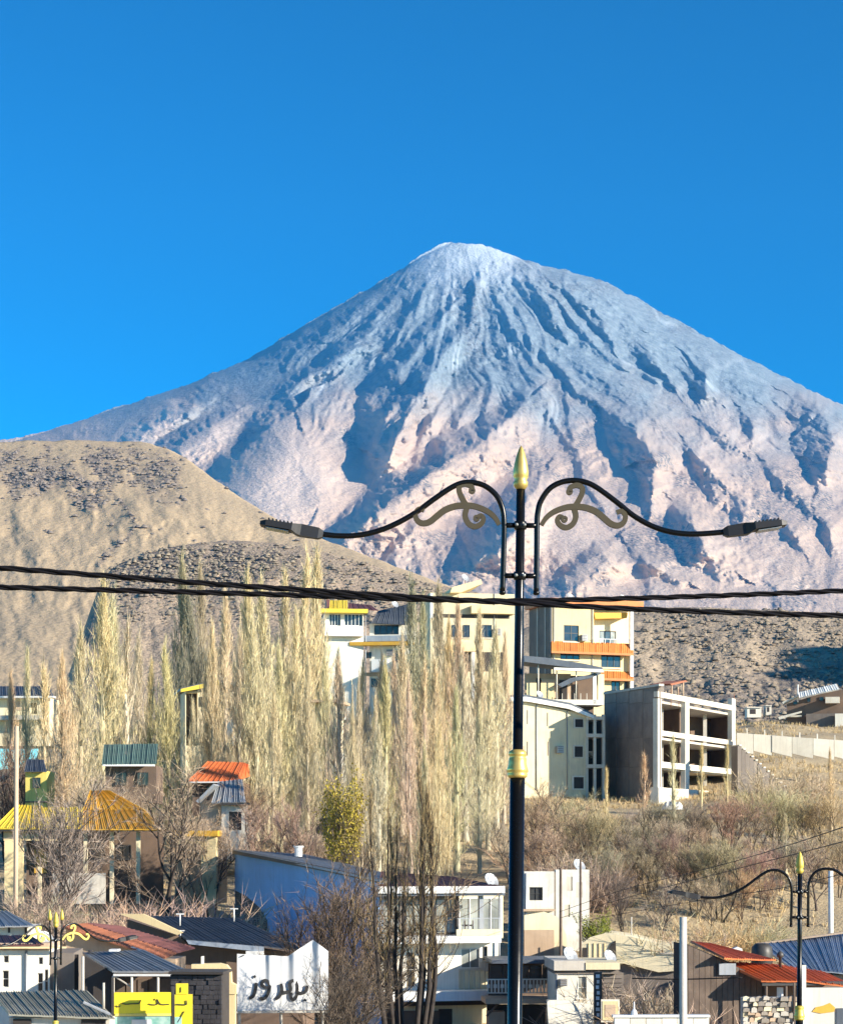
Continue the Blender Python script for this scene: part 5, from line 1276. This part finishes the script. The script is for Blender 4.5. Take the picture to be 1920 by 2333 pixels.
class Twigs:
    def __init__(s): s.seg=[]; s.tw=[]
    def limb(s,pts,r0,r1):
        n=len(pts)-1
        for i in range(n): s.seg.append((*pts[i],*pts[i+1],r0+(r1-r0)*i/n,r0+(r1-r0)*(i+1)/n))
    def twig(s,p,q,w): s.tw.append((*p,*q,w))
    def segmesh(s,name,k=4):
        A=np.array(s.seg); p,q,r0,r1=A[:,:3],A[:,3:6],A[:,6],A[:,7]
        t=q-p; t/=np.linalg.norm(t,axis=1,keepdims=True)+1e-9
        up=np.where(np.abs(t[:,2:3])<.9,np.array([[0,0,1.]]),np.array([[1.,0,0]]))
        a=np.cross(t,up); a/=np.linalg.norm(a,axis=1,keepdims=True); b=np.cross(t,a)
        V=np.zeros((len(A),2*k,3)); 
        for i in range(k):
            c,d=math.cos(6.2832*i/k),math.sin(6.2832*i/k); dr=a*c+b*d
            V[:,i]=p+dr*r0[:,None]; V[:,k+i]=q+dr*r1[:,None]
        fc=np.array([(i,(i+1)%k,k+(i+1)%k,k+i) for i in range(k)])
        return self_mesh(name,V.reshape(-1,3),(fc[None]+np.arange(len(A))[:,None,None]*2*k).reshape(-1,4))
    def twigmesh(s,name,seed=0,leaf=False):
        A=np.array(s.tw); rs=np.random.RandomState(seed); n=len(A)
        p,q,w=A[:,:3],A[:,3:6],A[:,6:7]; t=q-p; t/=np.linalg.norm(t,axis=1,keepdims=True)+1e-9
        a=np.cross(t,rs.randn(n,3)); a/=np.linalg.norm(a,axis=1,keepdims=True)
        mid=(p+q)/2
        if leaf: V=np.stack([p,mid+a*w,q,mid-a*w],1)
        else:
            V=np.stack([p-a*w*.5,p+a*w*.5,q],1)
        k=V.shape[1]; 
        me=self_mesh(name,V.reshape(-1,3),np.arange(n*k).reshape(-1,k))
        tone=np.clip(rs.rand(n)*.9+rs.randn(n)*.15,0,1)
        at=me.attributes.new('tone','FLOAT','POINT'); at.data.foreach_set('value',np.repeat(tone,k).astype(np.float32))
        return me
def self_mesh(name,V,Fq):
    o=npmesh(name,V,Fq); me=o.data; bpy.data.objects.remove(o); return me

def rdir(rs,az,tilt): return np.array([math.cos(az)*math.sin(tilt),math.sin(az)*math.sin(tilt),math.cos(tilt)])

def proto_poplar(seed,H=18.0,Rm=1.5,nl=110,ntw=34,bare=.05,stems=1,wob=.25,tw=.024,tl=(.45,1.25)):
    rs=np.random.RandomState(seed); T=Twigs()
    for st in range(stems):
        sa=rs.rand()*6.28; so=(0 if stems==1 else .25+rs.rand()*.3); sd=np.array([math.cos(sa),math.sin(sa),0])
        Hs=H*(1 if st==0 else .78+.2*rs.rand()); ax=[]
        n=10; off=np.cumsum(rs.randn(n+1,2)*wob*.22,axis=0)*np.linspace(0,1,n+1)[:,None]
        for i in range(n+1):
            f=i/n; ax.append(np.array([off[i,0],off[i,1],Hs*f])+sd*so*(1+ (Rm*.9)*min(1,f*2.2)*(stems>1)))
        r0=.020*H*(1 if stems==1 else .62); T.limb(ax,r0,.012); ax=np.array(ax)
        def at(h):
            f=np.clip(h/Hs*n,0,n-.001); i=int(f); return ax[i]+(ax[i+1]-ax[i])*(f-i)
        def env(h):
            x=h/Hs; return Rm*(.30+.70*math.sin(math.pi*min(1,max(0,(x-.02)/.8))**.8))*(1 if x<.72 else max(.14,1-((x-.72)/.28)**1.7)) if x>bare*.5 else .2
        for k in range(nl):
            h0=Hs*(bare+(.94-bare)*rs.rand()**.92); az=rs.rand()*6.28
            if float(vn(np.array([h0*.55+seed*3.1]),np.array([az*1.1+st*5.]),seed)[0])<.34: continue
            p=at(h0)
            L=Hs*(.10+.17*rs.rand())*(1-.45*h0/Hs)
            e=env(min(Hs,h0+L*.7))*(.35+.75*rs.rand()**.7)
            pts=[p]
            for j,(fr,up) in enumerate(((.45,.22),(.8,.55),(1.0,1.0))):
                c=at(min(Hs*.995,h0+L*up)); pts.append(np.array([c[0]+math.cos(az)*e*fr,c[1]+math.sin(az)*e*fr,h0+L*up])+rs.randn(3)*.05)
            T.limb(pts,.012+.006*L,.007)
            for j in range(ntw):
                f=rs.rand()*3; i=min(2,int(f)); b=pts[i]+(pts[i+1]-pts[i])*(f-i)
                d=rdir(rs,rs.rand()*6.28,abs(rs.randn())*.30+.05); l=tl[0]+(tl[1]-tl[0])*rs.rand()
                T.twig(b,b+d*l,tw*(.6+.8*rs.rand()))
        for j in range(40):
            b=at(Hs*(.86+.14*rs.rand())); T.twig(b,b+rdir(rs,rs.rand()*6.28,.22*rs.rand()+.03)*(.4+.6*rs.rand()),tw)
    return T.segmesh('trunk'),T.twigmesh('crown',seed)

def proto_bare(seed,H=7.0,spread=.62,levels=3,nb=(6,5,4),ntw=19,trunk=.22,stems=1,tw=.015,tl=(.25,.8),upb=.35,leafy=0):
    """spreading leafless tree"""
    rs=np.random.RandomState(seed); T=Twigs(); LV=Twigs()
    def grow(p,d,L,r,lev):
        n=4; pts=[p]; q=p.copy(); dd=d.copy()
        for i in range(n):
            dd=dd+rs.randn(3)*.13+np.array([0,0,.10*upb]); dd/=np.linalg.norm(dd); q=q+dd*L/n; pts.append(q.copy())
        T.limb(pts,r,r*.45)
        if lev<levels:
            for k in range(nb[lev]):
                f=.25+.75*rs.rand(); i=min(n-1,int(f*n)); b=pts[i]+(pts[i+1]-pts[i])*(f*n-i)
                az=rs.rand()*6.28; side=rdir(rs,az,1.35); nd=dd*.75+side*spread+np.array([0,0,upb*.6]); nd/=np.linalg.norm(nd)
                grow(b,nd,L*(.5+.28*rs.rand()),r*.5,lev+1)
        if lev>=levels-1:
            for k in range(ntw):
                f=rs.rand()*n; i=min(n-1,int(f)); b=pts[i]+(pts[i+1]-pts[i])*(f-i)
                nd=dd+rs.randn(3)*.55+np.array([0,0,.3*upb]); nd/=np.linalg.norm(nd); l=tl[0]+(tl[1]-tl[0])*rs.rand(); e=b+nd*l
                T.twig(b,e,tw*(.6+.8*rs.rand()))
                for z in range(leafy):
                    c=b+(e-b)*rs.rand()+rs.randn(3)*.06; LV.twig(c,c+rs.randn(3)*.09,.07)
    for s in range(stems):
        az=rs.rand()*6.28; tl0=(.05 if stems==1 else .12+.30*rs.rand())
        grow(np.array([math.cos(az),math.sin(az),0])*(0 if stems==1 else .25),rdir(rs,az,tl0),H*(trunk+.30+(.12*rs.rand())),H*.017*(1 if stems==1 else .7),0)
    sm=T.segmesh('trunk'); tm=T.twigmesh('crown',seed); lm=LV.twigmesh('leaves',seed,True) if leafy else None
    return (sm,tm,lm)

def proto_shrub(seed,H=2.2,n=60,ntw=40,tw=.013,spread=.55):
    rs=np.random.RandomState(seed); T=Twigs()
    for k in range(n):
        az=rs.rand()*6.28; b=np.array([math.cos(az),math.sin(az),0])*H*.28*rs.rand(); tl0=spread*rs.rand()**.7
        d=rdir(rs,az,tl0); L=H*(.55+.5*rs.rand()); pts=[b]
        for j in range(3): d=d+rs.randn(3)*.12; d/=np.linalg.norm(d); pts.append(pts[-1]+d*L/3)
        T.limb(pts,.014,.005)
        for j in range(ntw):
            f=.4+rs.rand()*2.6; i=min(2,int(f)); c=pts[i]+(pts[i+1]-pts[i])*(f-i); nd=d+rs.randn(3)*.5; nd/=np.linalg.norm(nd)
            T.twig(c,c+nd*(.2+.55*rs.rand()),tw*(.6+.8*rs.rand()))
    return T.segmesh('stems',3),T.twigmesh('crown',seed)

def top_of(me):
    a=np.empty(len(me.vertices)*3,dtype=np.float32); me.vertices.foreach_get('co',a); return float(np.percentile(a[2::3],99.7))
PROTO={}
def reg(key,meshes,mats):
    for me,m in zip(meshes,mats):
        if me is not None: me.materials.append(m)
    PROTO[key]=(meshes,max(top_of(meshes[0]),top_of(meshes[1])))
for i in range(5): reg('pop%d'%i,proto_poplar(100+i,18,[2.0,2.2,1.85,2.5,2.1][i],nl=[300,330,280,360,320][i],ntw=25,tw=.026),(M_bark,M_twig))
for i in range(2): reg('mpop%d'%i,proto_poplar(140+i,18,1.9,nl=100,ntw=22,stems=4,tw=.026),(M_bark,M_twig))
reg('thin',proto_poplar(160,12,.85,nl=90,ntw=20,bare=.15,tw=.022),(M_bark,M_twig))
for i in range(4): reg('bare%d'%i,proto_bare(200+i,7,[.62,.8,.55,.7][i],stems=[1,3,4,2][i],nb=[(6,5,4),(5,4,4),(4,4,4),(5,5,4)][i]),(M_dbark,M_btwig,None))
reg('leafy',proto_bare(230,8,.5,stems=4,nb=(4,4,3),ntw=9,leafy=3,upb=.7),(M_dbark,M_btwig,M_leaf))
reg('front',proto_poplar(250,16,2.3,nl=40,ntw=17,stems=11,bare=.33,wob=.5,tw=.016,tl=(.35,1.0)),(M_dbark,M_twig))
for i in range(3): reg('shrub%d'%i,proto_shrub(260+i,2.2,[60,75,50][i]),(M_btwig,M_btwig))
for k in PROTO:
    me=PROTO[k][0][0]
    if 'tone' not in me.attributes:
        at=me.attributes.new('tone','FLOAT','POINT'); at.data.foreach_set('value',np.full(len(me.vertices),.5,dtype=np.float32))

PNAMES={'p':('trunk','crown'),'s':('stems','crown')}
def put(key,name,label,cat,px,pytop,d,wide=1.0,color=(1,1,1),group=None,rot=None,zoff=0.0,trunkcol=None,base_py=None,lean=0):
    meshes,H=PROTO[key]
    x=(px-960)/F*d; z0=float(gz(np.array([x]),np.array([d]))[0])-.15 if base_py is None else (HOR-base_py)/F*d
    h=(HOR-pytop)/F*d-z0; s=h/H
    root=thing(name,label,cat,(x,d,z0+zoff),random.random()*6.28 if rot is None else rot,group)
    root.scale=(s*wide,s*wide,s); root.rotation_euler[0]=lean
    for nm,me in zip(('trunk','crown','leaves') if not key.startswith('shrub') else ('stems','crown'),meshes):
        if me is None: continue
        o=bpy.data.objects.new(nm,me); COL.objects.link(o); o.parent=root
        cc=color if nm!='trunk' or trunkcol is None else trunkcol
        o.color=(*cc,1)
    return root

GOLD=(1.0,.97,.86); STRAW=(.92,.92,.84); GREY=(.60,.60,.60); OLIVE=(.90,.88,.66); TAN=(1.0,.88,.74); DGREY=(.42,.41,.43)
# key, px, top row, distance, width, colour, label
POPLARS=[
 ('pop1',232,1312,150,1.15,GOLD,'tall golden poplar behind the green roof, its top at the cables'),
 ('pop0',262,1345,153,1.0,GOLD,'golden poplar pressed against the right side of the tall one above the green roof'),
 ('pop2',182,1420,146,1.2,STRAW,'straw poplar just left of the tall golden one, shorter than it'),
 ('pop3',142,1490,142,1.0,STRAW,'broad straw poplar right of the house with dark ribbed roof'),
 ('thin',96,1500,150,1.3,TAN,'thin tan poplar rising over the dark ribbed roof at far left'),
 ('pop4',340,1500,158,1.0,OLIVE,'short olive-tinted poplar above the green roof, right of the white trunk'),
 ('pop0',385,1465,156,1.1,OLIVE,'olive-tinted poplar left of the yellow-edged roof'),
 ('pop2',417,1262,190,1.0,GREY,'very tall slim grey poplar left of the yellow-edged roof'),
 ('pop4',462,1282,188,1.0,GREY,'grey poplar standing directly above the yellow-edged roof'),
 ('pop0',436,1340,182,1.1,DGREY,'dark grey-brown poplar between two taller grey ones'),
 ('pop1',512,1345,160,1.0,GOLD,'golden poplar over the right end of the yellow-edged roof'),
 ('pop3',560,1300,172,.95,STRAW,'broad straw poplar above the red roof'),
 ('pop2',604,1318,160,1.15,GOLD,'golden poplar up the slope right of the red roof'),
 ('pop4',648,1290,178,1.0,STRAW,'straw poplar left of the pair with the highest tops'),
 ('pop0',688,1256,166,1.0,GOLD,'left one of the two highest golden poplars left of the white-windowed house'),
 ('pop2',722,1246,170,1.1,GOLD,'right one of the two highest golden poplars, left of the white-windowed house'),
 ('pop1',545,1440,150,.9,GOLD,'short golden poplar directly above the red roof in front of taller ones'),
 ('pop4',640,1470,146,1.1,GOLD,'golden poplar in front, left of the white wall patch among the trees'),
 ('pop3',700,1500,144,.8,STRAW,'straw poplar in front of the white wall patch'),
 ('pop2',775,1500,140,1.2,STRAW,'straw poplar below the lower yellow fascia of the white-windowed house'),
 ('mpop0',830,1545,132,.85,STRAW,'many-stemmed straw poplar in the middle, left of the tall grey ones'),
 ('pop1',878,1500,138,1.0,OLIVE,'olive-tinted poplar in the middle with a pale stem on its left'),
 ('pop0',935,1318,172,1.15,GREY,'tall grey-brown poplar right of the blue gable roof'),
 ('pop4',968,1350,168,1.1,GREY,'grey-brown poplar in front of the cream flat-roofed building, left of the column'),
 ('pop2',1006,1325,176,1.2,GREY,'grey poplar in front of the cream flat-roofed building, right of its column'),
 ('pop1',1045,1360,164,.9,TAN,'tan poplar left of the golden ones beside the lamp post'),
 ('pop3',1088,1388,158,.85,GOLD,'broad golden poplar nearest the lamp post on its left'),
 ('pop2',1130,1425,156,1.1,GOLD,'narrow golden poplar touching the lamp post above the gold collar'),
 ('pop0',990,1500,138,1.1,GOLD,'golden poplar in the middle, front row, below the grey ones'),
 ('mpop1',940,1545,128,.8,STRAW,'many-stemmed straw poplar, front row centre, above the balcony house'),
 ('pop4',1040,1560,134,1.1,STRAW,'straw poplar front row above the right end of the balcony house'),
 ('pop1',1092,1600,132,.9,GOLD,'golden poplar front row just left of the gold collar'),
 ('pop1',772,1478,172,1.0,STRAW,'straw poplar rising just under the white balcony of the windowed house'),
 ('pop4',822,1500,168,1.0,STRAW,'straw poplar before the lower storeys of the windowed house, left of its annex'),
 ('pop0',862,1486,170,1.1,GOLD,'golden poplar before the lower balcony of the windowed house'),
 ('pop2',902,1492,166,1.2,STRAW,'straw poplar before the annex of the windowed house'),
 ('pop3',1022,1410,172,.8,TAN,'tan poplar covering the left windows of the cream flat-roofed building'),
 ('pop1',1148,1440,170,.8,STRAW,'straw poplar half hidden behind the lamp post shaft'),
 ('pop0',468,1500,152,1.0,STRAW,'straw poplar half covering the wall under the yellow-edged roof'),
 ('pop4',440,1590,148,1.0,STRAW,'low straw poplar in front of the dark recess under the yellow-edged roof'),
 ('pop2',25,1530,152,1.0,TAN,'tan poplar at the left edge over the cream house with ribbed roof'),
 ('pop4',60,1470,158,.9,STRAW,'straw poplar behind the cream house with ribbed roof'),
 ('pop0',318,1440,168,1.0,STRAW,'straw poplar just right of the white trunk, behind the olive ones'),
 ('pop3',484,1420,150,.8,GOLD,'golden poplar in front of the wall under the yellow-edged roof'),
 ('pop0',585,1400,150,1.1,STRAW,'straw poplar right above the ridge of the red roof'),
 ('pop1',622,1560,138,.9,GOLD,'low golden poplar right of the little white gable house'),
 ('pop4',668,1380,152,1.1,GOLD,'golden poplar directly below the two highest tops'),
 ('pop0',748,1490,150,1.1,GOLD,'golden poplar right of the white wall patch'),
 ('pop3',805,1610,128,.8,STRAW,'low straw poplar just behind the olive-yellow leafy tree'),
 ('pop2',862,1650,124,1.2,STRAW,'low straw poplar right of the olive-yellow leafy tree'),
 ('pop1',915,1440,150,1.0,STRAW,'straw poplar in front of the grey ones, under the blue gable'),
 ('pop0',962,1500,146,1.1,GOLD,'golden poplar in the middle between two grey ones'),
 ('pop2',1060,1490,146,1.2,STRAW,'straw poplar in front of the tan one near the lamp post'),
 ('pop4',1112,1520,142,1.0,GOLD,'golden poplar beside the lamp post, just above its gold collar height'),
 ('mpop0',1012,1640,124,.8,GOLD,'low many-stemmed golden poplar above the balcony house roof'),
 ('pop3',968,1690,120,.8,STRAW,'lowest straw poplar right behind the large dark tree'),
 ('thin',1468,1712,172,1.9,TAN,'small tan poplar before the blank wall of the concrete frame building'),
 ('thin',1535,1668,176,1.5,STRAW,'small straw poplar before the left bay of the concrete frame building'),
 ('thin',1597,1690,178,1.2,TAN,'small bare poplar before the wide bay of the concrete frame building, left of two'),
 ('thin',1655,1688,178,1.1,TAN,'small bare poplar before the wide bay of the concrete frame building, right of two'),
 ('thin',1380,1745,170,1.3,TAN,'small tan poplar at the foot of the cream stair-tower house'),
 ('pop2',1893,1705,150,1.0,TAN,'slim tan poplar at the right edge below the retaining wall'),
 ('thin',1790,1850,128,1.6,STRAW,'straw-stemmed poplar behind the grey metal roof, left of the right lamp'),
]
for key,px,pt,d,wd,c,lab in POPLARS:
    jit=tuple(min(1,x*(.92+.16*random.random())) for x in c)
    put(key,'poplar_tree',lab,'poplar',px,pt,d,wd,jit,'autumn poplars in the village')
put('thin','birch_tree','slender tree with a single white trunk beside the tall golden poplar','tree',292,1392,152,1.0,GREY,trunkcol=(1.9,1.9,1.85),rot=.4)

UMB=(1.0,.93,.85); PLUM=(.84,.80,.76); WARM=(1.1,.95,.78); DRK=(.50,.46,.45)
BARES=[
 ('bare2',168,1765,112,1.15,PLUM,'bare many-stemmed tree in front of the yellow-roofed house'),
 ('bare1',235,1760,128,1.1,UMB,'bare dark-trunked tree before the orange roof, left of centre'),
 ('bare2',300,1780,128,1.1,UMB,'bare tree before the right end of the orange roof'),
 ('bare0',372,1740,115,1.15,PLUM,'bare tall-trunked tree left of the cream carport wall'),
 ('bare3',430,1835,126,1.0,UMB,'bare brown tree in front of the cream carport wall'),
 ('bare1',480,1850,118,.9,UMB,'bare brown tree between the cream carport and the blue wall'),
 ('bare3',90,1990,102,1.1,PLUM,'bare purplish tree below the cream pillars at far left'),
 ('bare0',600,1830,124,1.1,UMB,'bare brown tree behind the left end of the blue house roof'),
 ('bare2',668,1800,126,1.0,UMB,'bare brown tree behind the middle of the blue house roof'),
 ('bare1',560,1770,132,.9,TAN,'bare tan tree right of the small white gable house'),
 ('bare3',20,1700,140,1.0,DRK,'dark bare tree below the cream house at the left edge'),
 ('bare0',95,1690,138,.9,DRK,'dark bare tree left of the green roof'),
 ('bare2',270,1730,134,1.0,UMB,'bare brown tree in front of the green roof'),
 ('bare0',1225,1775,134,1.2,UMB,'bare brown tree just right of the lamp post below the cream tower house'),
 ('bare3',1290,1790,138,1.1,UMB,'bare brown tree below the stair-tower house, second from the lamp post'),
 ('bare2',1350,1830,134,1.2,TAN,'bare tan tree on the slope below the concrete frame building'),
 ('bare1',1240,1870,122,1.0,UMB,'low bare tree behind the ruined white house, near the lamp post'),
 ('bare0',1450,1880,128,1.2,PLUM,'bare purplish tree on the slope above the pale barrel-roofed sheds'),
 ('bare1',1520,1860,132,1.1,UMB,'bare brown tree above the concrete utility pole'),
 ('bare3',1585,1870,136,1.2,TAN,'bare tan tree up the slope, right of the concrete utility pole'),
 ('bare2',1660,1840,142,1.2,UMB,'bare brown tree below the stepped dark wall'),
 ('bare0',1735,1830,146,1.2,TAN,'bare tan tree below the retaining wall, left of the right lamp'),
 ('bare1',1840,1820,150,1.2,UMB,'bare brown tree below the retaining wall at the right side'),
 ('bare3',1905,1880,130,1.0,UMB,'bare brown tree at the right edge behind the white pole'),
 ('bare2',1420,1980,116,1.0,DRK,'dark bare tree behind the pale barrel-roofed sheds'),
 ('bare0',1500,1990,114,1.1,UMB,'bare brown tree directly left of the concrete utility pole top'),
 ('bare3',1610,1985,116,1.1,UMB,'bare brown tree above the red roofs, right of the utility pole'),
 ('bare1',1690,1975,118,1.0,WARM,'bare warm-brown tree above the upper red roof'),
 ('bare2',1750,1990,120,.9,UMB,'bare brown tree behind the grey metal roof, left of the right lamp'),
 ('bare3',1400,1880,140,1.1,TAN,'bare tan tree just below the white car'),
 ('bare1',1320,1900,128,1.1,UMB,'bare brown tree up the slope right behind the ruined white house'),
 ('bare0',1550,1930,124,1.1,UMB,'bare brown tree right above the top of the utility pole'),
 ('bare2',1700,1900,134,1.2,TAN,'bare tan tree on the slope over the upper red roof'),
 ('bare3',1790,1920,130,1.2,UMB,'bare brown tree touching the left arm of the right lamp'),
 ('bare1',1870,1940,126,1.1,TAN,'bare tan tree between the right lamp and the white pole'),
 ('bare2',1480,1930,122,1.0,WARM,'bare warm-brown tree on the slope left above the utility pole'),
 ('bare0',1640,1930,126,1.1,UMB,'bare brown tree on the slope midway between utility pole and right lamp'),
 ('bare0',1160,1850,126,.9,UMB,'bare brown tree just left of the lamp post above the balcony house'),
]
for key,px,pt,d,wd,c,lab in BARES:
    jit=tuple(x*(.9+.2*random.random()) for x in c)
    put(key,'bare_tree',lab,'tree',px,pt,d,wd,jit,'leafless trees in the gardens')
ORD=['first','second','third','fourth','fifth','sixth','seventh','eighth','ninth','tenth','eleventh','twelfth']
for row,(dd,tp,x0,st,n,wh) in enumerate(((121,1905,1395,46,12,'row halfway up the right slope'),(139,1822,1412,52,10,'upper row below the retaining wall'),(129,1835,1205,40,5,'short row right of the lamp post'))):
    for k in range(n):
        px=x0+st*k+random.uniform(-14,14); c=random.choice((UMB,PLUM,TAN,(.8,.76,.72),UMB)); c=tuple(x*random.uniform(.8,1.05) for x in c)
        put('bare%d'%random.randrange(4),'bare_tree','grey-brown bare tree, %s from left in the %s'%(ORD[k],wh),'tree',px,tp+random.uniform(-28,28),dd+random.uniform(-3,3),random.uniform(.9,1.15),c,'leafless trees in the gardens')
put('leafy','leafy_tree','tree with olive-yellow leaves above the right end of the blue wall','tree',785,1765,118,.8,(.85,.80,.75))
put('leafy','leafy_tree','small green-yellow tree beside the ruined white house','tree',1368,2075,107,.9,(.55,.72,.6))
put('front','front_tree','large many-stemmed dark tree standing in front of the balcony house','tree',925,1745,80,.92,(.52,.46,.34),trunkcol=(.45,.42,.42))
put('bare2','bare_tree','dark bare tree between the banner and the balcony house','tree',790,1935,84,1.05,(.42,.36,.33),'leafless trees in the gardens')
put('bare3','bare_tree','brown bare tree covering the right end of the blue wall','tree',828,1950,88,1.1,(.5,.42,.37),'leafless trees in the gardens')
put('bare1','bare_tree','dark bushy tree overlapping the right edge of the white banner','tree',772,2150,70,.75,(.30,.28,.28),'leafless trees in the gardens')
SHRUBS=[(60,2040,106),(130,2030,106),(200,2050,104),(420,2030,106),(460,2060,104),(330,2040,108),(620,1900,132),(700,1880,134),(1200,1900,128),(1290,1930,124),(1340,1940,120),
 (1420,1930,126),(1480,1850,146),(1560,1930,128),(1640,1920,132),(1700,1930,128),(1780,1900,140),(1860,1930,134),(1900,1960,128),(1500,2090,108),(1560,2100,108),(1640,2080,110),(1720,2090,112),
 (1420,2215,94),(1470,2235,92),(1520,2262,88),(1606,2295,82),(1390,1850,158),(1440,1840,160),(1800,1790,165),(1720,1790,165),(1880,1800,160),(1755,1740,180),(1850,1750,185)]
WHERE=[(0,520,'below the yellow-roofed house'),(520,760,'behind the blue house'),(760,1380,'near the ruined white house'),(1380,1620,'around the concrete utility pole'),(1620,1921,'on the slope behind the red roofs')]
SH_LAB={}
for i,(px,pt,d) in enumerate(SHRUBS):
    wh=[w for a,b,w in WHERE if a<=px<b][0]; hgt='lower' if pt>2000 else 'upper'
    c=random.choice((UMB,TAN,WARM,PLUM)); key=(wh,hgt); SH_LAB.setdefault(key,[]).append((i,px,pt,d,c))
for (wh,hgt),L in SH_LAB.items():
    L.sort(key=lambda q:q[1])
    for k,(i,px,pt,d,c) in enumerate(L):
        nth=['leftmost','second','third','fourth','fifth','sixth','seventh','eighth','ninth','tenth','eleventh','twelfth'][k]
        put('shrub%d'%(i%3),'shrub','dry shrub %s, %s in the %s row from left'%(wh,nth,hgt),'shrub',px,pt,d,1.5,tuple(x*(.9+.2*random.random()) for x in c),'dry shrubs on the slope')
# ------------------------------------------------------------------ haze
def build_haze():
    m=bpy.data.materials.new('haze_air'); m.use_nodes=True; t=m.node_tree; t.nodes.clear()
    o=t.nodes.new('ShaderNodeOutputMaterial'); v=t.nodes.new('ShaderNodeVolumePrincipled')
    v.inputs['Color'].default_value=(.07,.42,1.0,1); v.inputs['Density'].default_value=HAZE_D
    v.inputs['Anisotropy'].default_value=0.0
    lk(t,v.outputs[0],o.inputs['Volume'])
    b=MB().box(-9000,9000,-120,13700,-60,4200).build('haze',m); b.display_type='WIRE'
    tag(b,'thin bluish air in front of the far mountain','haze',kind='stuff')
HAZE_D=3.5e-5
build_haze()
